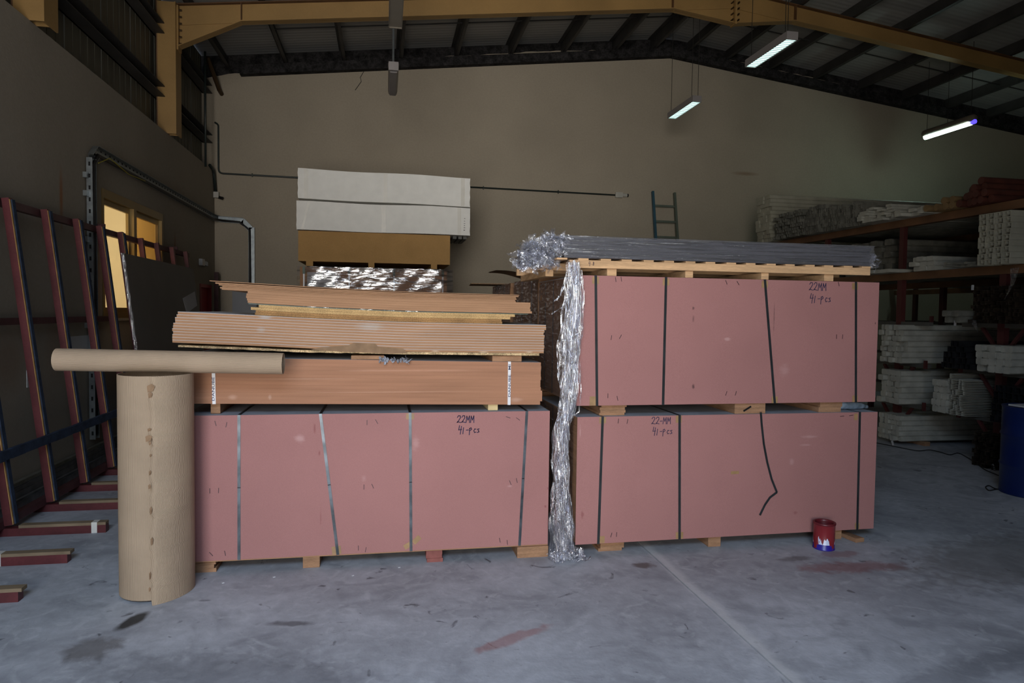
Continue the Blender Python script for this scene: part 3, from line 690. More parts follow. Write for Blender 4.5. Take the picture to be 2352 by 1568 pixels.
# spacer blocks (each one lifts away)
def blk(x0, x1, y0, y1, z0, z1, m, label, grp=None, layers=1):
    mb = MB()
    for k in range(layers):
        a = z0+(z1-z0)*k/layers; b = z0+(z1-z0)*(k+1)/layers; j = rnd.uniform(-0.012, 0.012) if layers > 1 else 0
        mb.box(x0+j, x1+j, y0+abs(j), y1, a, b)
    if layers == 1:
        o = part('spacer_block', mb, m, bevel=0.002); tag(o, label, 'wood block', grp); return o
    t = thing('spacer_block', label, 'wood block', ((x0+x1)/2, (y0+y1)/2, z0), grp)
    for k in range(layers):
        a = z0+(z1-z0)*k/layers; b = z0+(z1-z0)*(k+1)/layers; j = rnd.uniform(-0.01, 0.01)
        part('offcut', box(x0+j, x1+j, y0+abs(j), y1, a, b), m, t)
    return t
blk(-1.28, -1.09, 4.70, 5.86, 0, 0.078, 'block', 'brown wood block under the left pink bundle beside the standing roll', layers=3)
blk(-0.53, -0.42, 4.69, 5.86, 0, 0.078, 'block', 'short brown wood block under the left pink bundle, second from the roll')
blk(0.30, 0.41, 4.67, 5.86, 0, 0.078, 'block_red', 'red-stained wood block under the left pink bundle', layers=3)
blk(0.93, 1.155, 4.66, 5.86, 0, 0.078, 'block', 'widest brown wood block under the right end of the left pink bundle')
blk(1.55, 1.73, 4.70, 5.84, 0, 0.085, 'block', 'layered brown block under the lower right bundle beside the hanging film', layers=4)
blk(2.39, 2.49, 4.68, 5.84, 0, 0.085, 'block', 'single brown block under the middle of the lower right bundle')
blk(3.38, 3.52, 4.70, 5.84, 0, 0.085, 'block', 'brown block under the lower right bundle just behind the paint can')
blk(1.53, 1.72, 4.68, 5.84, 1.0, 1.08, 'block', 'layered block between the two right bundles, nearest the hanging film', layers=4)
bn = blk(2.57, 2.82, 4.67, 5.84, 1.0, 1.08, 'block', 'block with a black notch between the two right bundles, in the middle')
part('notch', MB().beam((2.64, 4.668, 1.02), (2.70, 4.668, 1.055), 0.012, 0.004, up=(0, 1, 0)), 'black', bn)
blk(3.28, 3.47, 4.68, 5.84, 1.0, 1.08, 'block', 'layered block between the two right bundles, beside the plastic bottle', layers=2)
blk(-1.12, -1.06, 4.75, 5.8, 1.042, 1.1125, 'block', 'dark wood block under the left end of the strapped brown bundle')
blk(0.72, 0.79, 4.73, 5.8, 1.042, 1.0855, 'block_pale', 'pale wood block under the right end of the strapped brown bundle')
# loose offcut by the can
t = part('wood_offcut', MB().prism([(3.57, 4.60), (3.65, 4.61), (3.60, 4.84), (3.535, 4.84)], 0.0, 0.032, 'z'), 'block', bevel=0.002)
tag(t, 'small grey-topped timber offcut lying flat on the floor right of the paint can', 'wood offcut')

# ------------------------------------------------------------------ strapped brown bundle
def sagbox(x0, x1, y0, y1, z0, z1, dz, n=14):
    """board following the sag function dz(x)"""
    vs = []; fs = []
    for i in range(n+1):
        x = x0+(x1-x0)*i/n; d = dz(x)
        vs += [(x, y0, z0+d), (x, y1, z0+d), (x, y1, z1+d), (x, y0, z1+d)]
    for i in range(n):
        a = i*4; b = a+4
        fs += [(a, b, b+1, a+1), (a+1, b+1, b+2, a+2), (a+2, b+2, b+3, a+3), (a+3, b+3, b, a)]
    fs += [(0, 1, 2, 3), (n*4+3, n*4+2, n*4+1, n*4)]
    return MB().add(vs, fs)
dzb = lambda x: 0.035*max(0, (1.1-x)/2.4)
BB = thing('board_bundle', 'reddish brown board bundle with two white printed straps, above the left pink bundle', 'board bundle', (-0.1, 5.3, 1.082))
nb = 12; zz = 1.082
for k in range(nb):
    th = 0.3/nb
    e = 0.0 if k in (0,) else rnd.choice([0, 0.004, -0.006, 0.002])
    if k in (1, 2, 3): e = 0.014
    part('board', sagbox(-1.33+rnd.uniform(-.006, .006), 1.088+e, 4.70+rnd.uniform(0, 0.0010), 5.9, zz, zz+th-0.0003, dzb), 'mdf_pink', BB)
    zz += th
ztop = 1.382
part('top_sheet', sagbox(-1.325, 1.085, 4.702, 5.9, ztop-0.0006, ztop, dzb), 'dust', BB)
def textmesh(body, size, m, parent, fn, bold=0.0, name='print'):
    cu = bpy.data.curves.new('txt', 'FONT'); cu.body = body; cu.size = size; cu.extrude = 0.0004; cu.offset = bold; cu.resolution_u = 2
    o = bpy.data.objects.new('txt', cu); C.objects.link(o)
    bpy.context.view_layer.update()
    dg = bpy.context.evaluated_depsgraph_get()
    me = bpy.data.meshes.new_from_object(o.evaluated_get(dg)); bpy.data.objects.remove(o); bpy.data.curves.remove(cu)
    org = wloc(parent)
    for v in me.vertices: v.co = Vector(fn(v.co)) - org
    me.materials.clear(); me.materials.append(M[m]); me.name = name
    r = bpy.data.objects.new(name, me); C.objects.link(r); r.parent = parent
    return r
for (tx, ty, bx, by, words) in ((490, 850, 492, 921, [('DANUBE', 893)]), (1170, 834, 1169, 929, [('DANUBE', 886), ('MI', 841)])):
    xt = fx(tx, ty, 4.7)[0]; xb = fx(bx, by, 4.7)[0]
    s_ = part('strap', MB().beam((xt, 4.697, ztop+dzb(xt)+0.002), (xb, 4.697, 1.082+dzb(xb)-0.002), 0.021, 0.0015, up=(0, 1, 0)).box(xt-0.0105, xt+0.0105, 4.696, 5.9, ztop+dzb(xt)+0.001, ztop+dzb(xt)+0.003), 'strap_white', BB, label='white strap with navy lettering')
    for wd_, wy in words:
        xc, zc = fx(tx, wy, 4.7)
        L_ = 0.0235*len(wd_)*0.66
        textmesh(wd_, 0.0235, 'ink_navy', s_, lambda v: (xc+0.008-v.y, 4.6955-v.z, zc+1.7*(v.x-L_/2)), bold=0.0002)

# ------------------------------------------------------------------ laminated board stack above it
def tilt(pts): return lambda x: interp(pts, x) if x > pts[0][0] else pts[0][1]
dzs = tilt([(-1.4, 0.066), (-0.87, 0.046), (-0.48, 0.028), (0.15, 0.008), (1.11, 0.0), (1.4, 0.0)])
blk(-0.22, 0.0, 4.72, 5.6, 1.382+0.019, 1.4285, 'block', 'brown block under the middle of the laminated stack, wrapped by torn film')
blk(0.745, 0.955, 4.72, 5.6, 1.382+0.004, 1.428, 'block', 'brown block under the right end of the laminated stack')
ords = ['lowest', 'second from the bottom', 'third from the bottom', 'fourth from the bottom', 'fifth from the bottom', 'sixth from the bottom',
        'fifth from the top', 'fourth from the top', 'third from the top', 'second from the top', 'topmost']
# ragged chipboard at the base
def ragged(x0, x1, y0, y1, z0, z1, dz, n=70):
    vs = []; fs = []
    for i in range(n+1):
        x = x0+(x1-x0)*i/n; d = dz(x)-(0.012 if x < -0.6 else 0.012*max(0, (0.2-x)/0.8)); a = 0.012*(1 if x < 0 else 0.35)
        j = rnd.uniform(0, a); k = rnd.uniform(0, a*0.6)
        vs += [(x, y0+j, z0+d+k*0.5), (x, y1, z0+d), (x, y1, z1+d), (x, y0+j*0.6, z1+d-k*0.3)]
    for i in range(n):
        a = i*4; b = a+4
        fs += [(a, b, b+1, a+1), (a+1, b+1, b+2, a+2), (a+2, b+2, b+3, a+3), (a+3, b+3, b, a)]
    fs += [(0, 1, 2, 3), (n*4+3, n*4+2, n*4+1, n*4)]
    return MB().add(vs, fs)
o = part('chipboard_sheet', ragged(-1.30, 1.075, 4.69, 5.88, 1.430, 1.447, dzs), 'chip_rag')
tag(o, 'ragged-edged chipboard sheet under the tilted laminated stack', 'board', None)
z = 1.4475; T = 0.0182
lefts = [-1.335, -1.335, -1.335, -1.33, -1.335, -1.33, -1.328, -1.318, -1.318, -1.308, -1.302]
rights = [1.108, 1.108, 1.112, 1.108, 1.108, 1.108, 1.112, 1.105, 1.11, 1.122, 1.122]
for k in range(11):
    t = thing('laminated_board', 'brown board with pale laminate faces, %s of the eleven-board tilted stack' % ords[k], 'board', (-0.1, 5.3, z), 'laminated boards in the tilted stack')
    x0, x1 = lefts[k], rights[k]; y0 = 4.695+rnd.uniform(-0.003, 0.003)
    part('core', sagbox(x0, x1, y0, 5.9, z+0.0003, z+T-0.0024, dzs), 'mdf', t)
    part('laminate', sagbox(x0-0.0005, x1+0.0005, y0-0.0006, 5.9, z+T-0.0024, z+T-0.0004, dzs), 'laminate', t)
    z += T
ZS = z   # top of stack (right)
# torn brown patch low on the stack
pt = MB().prism([fx(a, b, 4.688) for a, b in ((713, 803), (740, 797), (800, 793), (812, 787), (862, 789), (868, 796), (925, 800), (936, 810), (900, 812), (800, 808))], 4.6885, 4.6895)
o = part('torn_paper_patch', pt, 'kraft_in'); tag(o, 'torn brown paper patch stuck on the lower edge of the laminated stack', 'paper')
# crumpled polythene scrap by the middle block
def crumple(c, rx, ry, rz, n, seed, strip=0.03, ln=0.1, droop=0.0):
    r = random.Random(seed); mb = MB()
    for i in range(n):
        p = Vector((c[0]+r.uniform(-rx, rx), c[1]+r.uniform(-ry, ry), c[2]+r.uniform(-rz, rz)))
        d = Vector((r.uniform(-1, 1), r.uniform(-.6, .6), r.uniform(-.7, .7)-droop)).normalized()
        s = d.cross(Vector((r.uniform(-1, 1), r.uniform(-1, 1), r.uniform(-1, 1)))).normalized()
        L_ = ln*r.uniform(.5, 1.3); W_ = strip*r.uniform(.5, 1.2)
        nn = 5; vs = []
        for k in range(nn+1):
            q = p+d*L_*(k/nn-.5)+Vector((r.uniform(-1, 1), r.uniform(-1, 1), r.uniform(-1, 1)))*W_*0.25
            vs += [q-s*W_*.5, q+s.cross(d)*W_*r.uniform(-.3, .3), q+s*W_*.5]
            s = (s+Vector((r.uniform(-1, 1), r.uniform(-1, 1), r.uniform(-1, 1)))*.25).normalized()
        fs = []
        for k in range(nn):
            a = k*3; fs += [(a, a+1, a+4, a+3), (a+1, a+2, a+5, a+4)]
        mb.add(vs, fs)
    return mb
o = part('polythene_scrap', crumple((0.07, 4.668, 1.400), .10, .010, .005, 22, 3, .02, .05), 'cover', recalc=False)
tag(o, 'crumpled grey polythene scrap trapped beside the middle block under the laminated stack', 'plastic film')

# upper loose boards
dz1 = tilt([(-1.4, 0.066), (-0.87, 0.046), (-0.48, 0.028), (0.15, 0.008), (1.11, 0.0), (1.4, 0.0)])
z = ZS+0.0004
def lay(name, label, x0, x1, th, m, y0=4.74, y1=5.92, dzf=dz1, gap=0.0008, group=None, lam=None):
    global z
    if lam:
        t = thing(name, label, 'board', ((x0+x1)/2, (y0+y1)/2, z), group)
        part('core', sagbox(x0, x1, y0, y1, z, z+th-0.0015, dzf), m, t); part('laminate', sagbox(x0, x1, y0+0.0005, y1, z+th-0.0015, z+th, dzf), lam, t); o = t
    else:
        o = part(name, sagbox(x0, x1, y0, y1, z, z+th, dzf), m); tag(o, label, 'board', group)
    z += th+gap; return o
lay('chipboard', 'darker brown chipboard lying directly on the laminated stack', -0.84, 0.815, 0.016, 'chip_dark', dzf=dz1)
lay('chipboard', 'darker brown chipboard, second above the laminated stack', -0.835, 0.81, 0.016, 'chip_dark', dzf=dz1)
lay('chipboard', 'pale yellow chipboard with flecks, lower of the pale pair', -0.865, 0.872, 0.018, 'chip', dzf=dz1)
lay('chipboard', 'pale yellow chipboard with flecks, upper of the pale pair', -0.815, 0.905, 0.018, 'chip', dzf=dz1)
lay('hardboard_sheet', 'thin dark green sheet sandwiched under the brown board pack', -0.88, 1.0, 0.004, 'green_sheet', dzf=dz1, gap=0.0035)
names = ['lowest', 'second', 'third', 'fourth', 'topmost']
for k in range(5):
    lay('mdf_board', 'plain brown board, %s of the five-board pack on the left pile' % (names[k] if k in (0, 4) else names[k]+' up'), [-.885, -.89, -.895, -.893, -.885][k], [1.028, 1.018, 1.014, 1.018, 1.016][k], 0.0150, 'mdf', y0=4.74+[0.0, .004, .001, .003, .0][k], group='plain brown boards in the upper pack', gap=0.0004)
zt0 = z
lay('mdf_sheet', 'thin pale-edged sheet whose grey underside shows at the left overhang of the pile', -1.045, 0.91, 0.007, 'mdf', gap=0.001)
zz_ = [-1.055, -1.045, -1.065, -1.085]
for k in range(4):
    lay('mdf_sheet', 'thin brown sheet, %s of the four thin sheets topping the left pile' % ['lowest', 'second', 'third', 'fourth'][k], zz_[k], [.905, .918, .912, .93][k], 0.0075, 'mdf', y0=4.735+0.006*((k*3)%4), gap=0.0022, group='thin brown sheets near the top')
lay('mdf_sheet', 'topmost very thin brown sheet, its tip sticking out furthest left', -1.12, 0.935, 0.004, 'mdf', dzf=tilt([(-1.2, 0.063), (-0.87, 0.050), (-0.48, 0.031), (0.15, 0.010), (1.11, 0.001), (1.4, 0.0)]))

# ------------------------------------------------------------------ cardboard rolls
def cyl_roll(name, label, c0, c1, r, seamfn=None, n=64, th=0.006, extra=None, flute='flute'):
    """open paper tube from c0 to c1; walls with thickness and fluted outside"""
    a = Vector(c0); b = Vector(c1); d = (b-a).normalized()
    u = d.cross(Vector((0, 1, 0))) if abs(d.z) > .5 else d.cross(Vector((0, 0, 1)))
    u.normalize(); v = d.cross(u)
    t = thing(name, label, 'cardboard roll', a)
    org = a
    def shell(rad_out, rad_in, m, nm, a0=0.0, a1=2*PI, s0=0.0, s1=1.0, spiral=0.0):
        L_ = (b-a).length; vs = []; fs = []; uv = []
        for i in range(n+1):
            f = i/n; an = a0+(a1-a0)*f; ca, sa = math.cos(an), math.sin(an)
            ro = rad_out+spiral*f; ri = rad_in+spiral*f
            for (rr, s) in ((ro, s0), (ro, s1), (ri, s1), (ri, s0)):
                vs.append(a + d*L_*s + (u*ca+v*sa)*rr - org)
            uv.append(f*(a1-a0)*rad_out)
        for i in range(n):
            p = i*4; q = p+4
            fs += [(p, q, q+1, p+1), (p+1, q+1, q+2, p+2), (p+2, q+2, q+3, p+3), (p+3, q+3, q, p)]
        if a1-a0 < 2*PI-1e-4 or spiral: fs += [(0, 1, 2, 3), (n*4+3, n*4+2, n*4+1, n*4)]
        me = bpy.data.meshes.new(nm); me.from_pydata(vs, [], fs)
        ul = me.uv_layers.new(name='UVMap')
        for pol in me.polygons:
            for li in pol.loop_indices:
                vi = me.loops[li].vertex_index; ul.data[li].uv = (uv[vi//4], vi % 4)
        me.materials.append(M[m]); me.shade_smooth()
        try: me.set_sharp_from_angle(angle=R(40))
        except Exception: pass
        o = bpy.data.objects.new(nm, me); C.objects.link(o); o.parent = t
        return o
    return t, shell, u, v, d
RC = (-1.365, 4.46)
t, sh, u, v, d = cyl_roll('cardboard_roll', 'tall standing roll of ribbed kraft cardboard with a torn vertical seam', (RC[0], RC[1], 0.0), (RC[0], RC[1], 1.335), 0.212)
# angle of the seam as seen from the room: towards the camera and a touch right
ang_of = lambda dx, dy: math.atan2(Vector((dx, dy, 0)).dot(v), Vector((dx, dy, 0)).dot(u))
seam = ang_of(0.17, -1.0)
sh(0.205, 0.199, flute_m := 'flute', 'outer_layer', seam, seam+2*PI, 0.012, 1.0, 0.0)
for k in range(5): sh(0.190-0.02*k, 0.184-0.02*k, 'flute', 'inner_layer', seam+k, seam+k+2*PI, 0.01, 0.985-0.003*k)
# overlapping loose end: covers the right-hand part of the front, hangs a little lower, ragged edge
L_ = 1.335; nA = 20; nZ = 80; vs = []; fs = []; uvv = []
sgn = 1 if math.cos(seam+0.3) * u.x + math.sin(seam+0.3) * v.x > math.cos(seam)*u.x+math.sin(seam)*v.x else -1
rag = [rnd.uniform(-0.02, 0.02)+0.02*math.sin(j*0.5)+(0.05 if 55 < j < 60 or 30 < j < 33 or 6 < j < 9 else 0) for j in range(nZ+1)]
for side, rr in ((0, 0.2115), (1, 0.2065)):
    for j in range(nZ+1):
        for i in range(nA+1):
            f = i/nA; an = seam+sgn*(rag[j]*(1-f)+f*2.4)
            zt = L_*j/nZ
            vs.append(Vector(((u*math.cos(an)+v*math.sin(an))*(rr+0.038*max(0, 1-f/0.45)**1.6*(0.55+0.45*abs(1-j/nZ*1.1))))) + Vector((0, 0, max(0.001, zt*1.0))))
            uvv.append((f*2.4*0.21, j/nZ))
K = (nA+1)*(nZ+1)
for j in range(nZ):
    for i in range(nA):
        a_ = j*(nA+1)+i
        fs.append((a_, a_+1, a_+nA+2, a_+nA+1)); fs.append((K+a_+nA+1, K+a_+nA+2, K+a_+1, K+a_))
for j in range(nZ): fs.append((j*(nA+1), (j+1)*(nA+1), K+(j+1)*(nA+1), K+j*(nA+1)))
me = bpy.data.meshes.new('loose_end'); me.from_pydata(vs, [], fs); ul = me.uv_layers.new(name='UVMap')
for pol in me.polygons:
    for li in pol.loop_indices: ul.data[li].uv = uvv[me.loops[li].vertex_index]
me.materials.append(M['flute']); me.shade_smooth()
o = bpy.data.objects.new('loose_end', me); C.objects.link(o); o.parent = t
# torn scraps along the seam
for (zz, hh, ww) in ((1.27, .05, .035), (1.23, .035, .02), (1.03, .02, .018), (0.98, .04, .03), (0.95, .02, .012), (0.88, .02, .01), (0.78, .03, .012), (0.70, .03, .014), (0.56, .05, .012), (0.38, .05, .012), (0.18, .05, .01), (0.10, .03, .01)):
    an = seam+sgn*(0.0+rnd.uniform(-.03, .03)); c = Vector((RC[0], RC[1], zz))+(u*math.cos(an)+v*math.sin(an))*(0.2145+0.038*(0.55+0.45*abs(1-zz/1.335*1.1)))
    tg = (-u*math.sin(an)+v*math.cos(an)); nn = (u*math.cos(an)+v*math.sin(an))
    tm = MB().add([c-tg*ww*.5-Vector((0, 0, hh*.5)), c+tg*ww*.3-Vector((0, 0, hh*.35)), c+tg*ww*.6+Vector((0, 0, hh*.2)), c+tg*ww*.1+Vector((0, 0, hh*.5)), c-tg*ww*.6+Vector((0, 0, hh*.25)), c+nn*0.004],
           [(0, 1, 5), (1, 2, 5), (2, 3, 5), (3, 4, 5), (4, 0, 5)])
    part('torn_scrap', tm, 'kraft_in', t, recalc=False)
# horizontal tube lying on it
A = on_plane(130, 824, 1, 4.46); B = on_plane(652, 841, 1, 4.46)
rt = 0.0665
zc = 1.336+rt+0.004
A = Vector((A.x, 4.46, zc+0.012)); B = Vector((B.x, 4.44, zc-0.012))
t, sh, u, v, d = cyl_roll('cardboard_tube', 'narrow roll of ribbed kraft cardboard lying across the top of the standing roll', A, B, rt)
ax = math.atan2(0.9, 0.4)
sh(rt, rt-0.004, 'flute', 'outer_layer', ax, ax+2*PI, 0, 1)
for k in range(3): sh(rt-0.009-0.007*k, rt-0.012-0.007*k, 'flute', 'inner_layer', ax+k, ax+k+2*PI, 0.004, 0.996)

# ------------------------------------------------------------------ paint can
t = thing('paint_can', 'open paint can streaked with dark red drips over a white and blue label', 'paint can', (3.245, 4.53, 0))
cn = MB().lathe([(0.0, 0.0), (0.074, 0.0), (0.078, 0.003), (0.078, 0.008), (0.075, 0.011), (0.0755, 0.185), (0.079, 0.19), (0.080, 0.196), (0.077, 0.199), (0.070, 0.197), (0.068, 0.190)], (3.245, 4.53, 0), 40)
part('body', cn, 'can', t, smooth=True)
part('rim', MB().lathe([(0.0795, 0.186), (0.0812, 0.192), (0.0806, 0.199), (0.074, 0.202), (0.067, 0.199), (0.066, 0.186), (0.0662, 0.07), (0.0, 0.07)], (3.245, 4.53, 0), 40), 'can_red', t, smooth=True)
rr = MB()
for (px_, py_, a_, s_) in ((3.0, 0, 0, 0),):
    for zz, ln in ((0.125, .02), (0.112, .014), (0.098, .018), (0.09, .012), (0.08, .016)):
        an = R(-58); c = Vector((3.245+0.0765*math.cos(an), 4.53+0.0765*math.sin(an), zz)); tg = Vector((-math.sin(an), math.cos(an), 0))
        rr.beam(c-tg*ln/2, c+tg*ln/2, 0.001, 0.005)
part('label_print', rr, 'can_red', t)

# ------------------------------------------------------------------ pallet and wrapped tubes
PZ = 2.002
t = thing('wooden_pallet', 'pale pine pallet with long side boards on top of the upper right bundle', 'pallet', (2.45, 5.2, PZ))
for (a, b) in ((1395, 1417), (1575, 1593), (1750, 1767), (1895, 1916)):
    x0 = fx(a, 625, 4.66)[0]; x1 = fx(b, 625, 4.66)[0]
    part('bearer', box(x0, x1, 4.665, 5.83, PZ, PZ+0.05), 'wood', t, bevel=0.002)
part('bearer', box(1.16, 1.22, 4.9, 5.83, PZ, PZ+0.05), 'wood', t, bevel=0.002)
for i, y in enumerate((4.64, 5.0, 5.4, 5.80)):
    part('stringer', box(1.27 if i == 0 else 1.12, 3.645, y, y+0.035, PZ+0.05, PZ+0.105), 'wood', t, bevel=0.002)
stg = [o for o in bpy.data.objects if o.parent == t and o.name.startswith('stringer')][0]
scribble('marking', ['4.8'], fx(1352, 602, 4.64)[0], PZ+0.096, 0.028, 4.64, stg, wd=0.0025, m='ink')
x = 1.18
k = 0
while x < 3.6:
    part('deck_board', box(x, x+0.075, 4.645, 5.83, PZ+0.1055, PZ+0.1175), 'wood', t); x += 0.155+0.01*(k % 2); k += 1
PT = PZ+0.118
t = thing('wrapped_tube_pack', 'long pack of black tubes under streaky stretch film on the pallet', 'wrapped pack', (2.45, 5.2, PT))
first = None; rows = 5; cols = 8; th = 0.03; wd = 0.135
for i in range(rows):
    for j in range(cols):
        zz = PT+0.001+i*th; y = 4.665+j*wd
        if first is None: first = part('tube', MB().box(1.25, 3.66, y, y+wd-0.003, zz, zz+th-0.002), 'tube_black', t, bevel=0.004)
        else: dup(first, t, (rnd.uniform(-0.012, 0.012), j*wd+rnd.uniform(-.002, .002), i*th))
def wrapfn(u_, v_):
    r1 = 0.004*math.sin(v_*23+3*math.sin(u_*9))+0.003*math.sin(v_*61+u_*14)
    return (1.235+(3.68-1.235)*u_, 4.652+r1, PT+0.002+0.155*v_)
part('film_front', MB().grid(wrapfn, 60, 30), 'film_pack', t, smooth=True, recalc=False)
part('film_top', MB().grid(lambda a, b: (1.235+2.445*a, 4.652+1.11*b, PT+0.158+0.004*math.sin(a*40)*math.sin(b*17)), 50, 10), 'film_pack', t, smooth=True, recalc=False)
part('film_tail', crumple((3.72, 4.72, PT+0.05), .03, .04, .05, 30, 5, .03, .07), 'film_tuft', t, recalc=False, label='small film tuft sticking out at the right end')
# torn film tuft at the left end
tu = crumple((1.20, 4.74, PT+0.095), .07, .08, .05, 85, 11, .06, .13)
tu2 = crumple((1.08, 4.76, PT+0.05), .11, .09, .055, 115, 12, .06, .13); tu.add(tu2.v, tu2.f)
tu3 = crumple((1.0, 4.76, PT-0.01), .09, .06, .05, 60, 13, .045, .12, droop=.6); tu.add(tu3.v, tu3.f)
tu4 = crumple((1.10, 4.73, PT-0.03), .12, .05, .035, 60, 14, .03, .10, droop=1.0); tu.add(tu4.v, tu4.f)
part('film_tuft', tu, 'film_tuft', t, recalc=False, smooth=True, label='torn crumpled film bursting from the left end')

# hanging film rope
def rope(seed, cpts, wpts, y, amp, nu=26, nv=150):
    r = random.Random(seed); ph = [r.uniform(0, 6.28) for _ in range(8)]; fq = [r.uniform(2, 5), r.uniform(6, 10), r.uniform(11, 17), r.uniform(3, 7), r.uniform(9, 16)]
    def fn(u_, v_):
        z_ = cpts[0][0]+(cpts[-1][0]-cpts[0][0])*v_
        cx = interp([(-a, b) for a, b in cpts], -z_); w_ = interp([(-a, b) for a, b in wpts], -z_)
        s = u_-.5
        x_ = cx+w_*s+0.010*math.sin(fq[0]*v_*6+ph[0]+s*3)+0.006*math.sin(fq[3]*v_*9+ph[1]+9*s)
        y_ = y+amp*(math.sin(fq[1]*u_*2+ph[2]+2.5*math.sin(v_*fq[4]*.7))+.6*math.sin(fq[2]*u_*2+ph[3]+v_*9)+.35*math.sin(v_*fq[4]*4+ph[4]+u_*7)) + r.uniform(-.0016, .0016)
        return (x_, y_, z_+0.012*math.sin(u_*14+ph[5]))
    return MB().grid(fn, nu, nv)
hf = thing('hanging_film', 'long rope of clear stretch film hanging from the pallet to the floor between the bundles', 'plastic film', (1.26, 4.58, 0.0))
pxx = lambda a, b: fx(a, b, 4.58)
cl = [(pxx(1318, 600)[1], pxx(1318, 600)[0]), (pxx(1322, 680)[1], pxx(1320, 680)[0]), (pxx(1315, 760)[1], pxx(1315, 760)[0]), (pxx(1310, 850)[1], pxx(1310, 850)[0]), (pxx(1306, 930)[1], pxx(1306, 930)[0]),
      (pxx(1296, 975)[1], pxx(1293, 975)[0]), (pxx(1293, 1060)[1], pxx(1291, 1060)[0]), (pxx(1292, 1180)[1], pxx(1292, 1180)[0]), (0.02, pxx(1298, 1275)[0])]
wl_ = [(pxx(1318, 600)[1], .07), (pxx(1320, 700)[1], .15), (pxx(1310, 850)[1], .145), (pxx(1306, 930)[1], .12), (pxx(1296, 970)[1], .09), (pxx(1293, 1060)[1], .12), (pxx(1292, 1180)[1], .14), (0.02, .20)]
for k in range(4):
    part('film_fold', rope(20+k, [(a, b+(k-1.5)*0.008) for a, b in cl], [(a, b*(1-0.13*k)) for a, b in wl_], 4.60-0.012*k, 0.014+0.003*k), 'film', hf, smooth=True, recalc=False)
def wisps(lst, w_=0.012, seed=3):
    r = random.Random(seed); mb = MB()
    for pts_ in lst:
        P = [Vector((fx(a, b, 4.57)[0], 4.57+0.01*r.uniform(-1, 1), fx(a, b, 4.57)[1])) for a, b in pts_]
        for p, q in zip(P, P[1:]):
            n_ = 4
            for k in range(n_):
                a_ = p.lerp(q, k/n_); b_ = p.lerp(q, (k+1)/n_)
                mb.add([a_+Vector((-w_*.5, r.uniform(-.004, .004), 0)), a_+Vector((w_*.5, r.uniform(-.004, .004), 0)), b_+Vector((w_*.5, r.uniform(-.004, .004), 0)), b_+Vector((-w_*.5, r.uniform(-.004, .004), 0))], [(0, 1, 2, 3)])
    return mb
for wi, wp in enumerate([[(1312, 610), (1300, 650), (1286, 680), (1272, 692)], [(1316, 620), (1306, 665), (1294, 700), (1289, 706), (1266, 722), (1262, 720)], [(1308, 610), (1290, 670), (1277, 690)],
    [(1335, 620), (1342, 680), (1336, 760)], [(1330, 860), (1334, 900), (1330, 945), (1306, 965)], [(1298, 950), (1278, 968), (1272, 985)]]): part('film_wisp', wisps([wp], seed=wi), 'film', hf, recalc=False)
part('film_foot', crumple((1.27, 4.56, 0.03), .11, .04, .025, 34, 31, .05, .10), 'film', hf, recalc=False)

# scrap film and bottle in the gap between the two right bundles
t = thing('plastic_bottle', 'clear crushed plastic bottle lying on the lower right bundle', 'bottle', (3.64, 4.80, 1.0))
part('body', MB().tube([(3.50, 4.80, 1.036), (3.52, 4.80, 1.036), (3.60, 4.80, 1.034), (3.68, 4.80, 1.031), (3.70, 4.80, 1.030), (3.715, 4.80, 1.031), (3.73, 4.80, 1.029), (3.76, 4.80, 1.026)], [.022, .033, .032, .029, .026, .028, .024, .018], 16), 'clear', t, smooth=True)
part('cap', MB().tube([(3.76, 4.80, 1.022), (3.782, 4.80, 1.021)], .015, 12), 'clear', t)

# side and rear bundles with film on them
def wrapped(label, x0, x1, y0, y1, z0, z1, straps_y, nb=20):
    t = thing('wrapped_bundle', label, 'wrapped bundle', ((x0+x1)/2, (y0+y1)/2, z0))
    th = (z1-z0)/nb; f_ = None
    for k in range(nb):
        if f_ is None: f_ = part('board', box(x0, x1, y0, y1, z0, z0+th-0.001), 'mdf', t)
        else: dup(f_, t, (rnd.uniform(-.003, .003), 0, k*th))
    for y in straps_y: part('strap', box(x0-0.006, x0-0.0045, y-0.009, y+0.009, z0-0.0, z1+0.002).box(x0-0.006, x1, y-0.009, y+0.009, z1+0.001, z1+0.0025), 'strap', t)
    part('film', MB().grid(lambda a, b: (x0-0.008-0.003*math.sin(a*31+b*9)*math.sin(b*23), y0+(y1-y0)*a, z0+(z1-z0)*b), 24, 24), 'film_wrap', t, smooth=True, recalc=False)
    return t
def side_skin(tt, x0, y0, y1, z0, z1, straps_y):
    for y in straps_y: part('strap', box(x0-0.006, x0-0.0045, y-0.009, y+0.009, z0, z1), 'strap', tt)
    part('film', MB().grid(lambda a, b: (x0-0.009-0.003*math.sin(a*31+b*9)*math.sin(b*23), y0+(y1-y0)*a, z0+(z1-z0)*b), 24, 24), 'film_wrap', tt, smooth=True, recalc=False)
side_skin(RU, 1.335, 4.70, 5.84, 1.09, 1.99, (5.33, 5.6))
side_skin(RL, 1.345, 4.70, 5.84, 0.09, 0.99, (5.33, 5.6))
for (ya, yb, s_, la) in ((6.02, 7.22, (6.3, 6.75), 'nearer'), (7.42, 8.7, (7.8, 8.3), 'farther')):
    wrapped('film-wrapped brown board bundle behind the right bundles, %s one, standing on the floor' % la, 1.38, 3.7, ya, yb, 0.0, 1.02, s_)
    wrapped('film-wrapped brown board bundle behind the right bundles, %s one, upper of two' % la, 1.365, 3.7, ya+0.01, yb-0.01, 1.024, 2.06, s_)
def flapfn(a, b): return (1.06+0.5*a, 6.55+0.55*b, 2.085+0.05*(1-a)**2+0.01*b+0.02*math.sin(a*5))
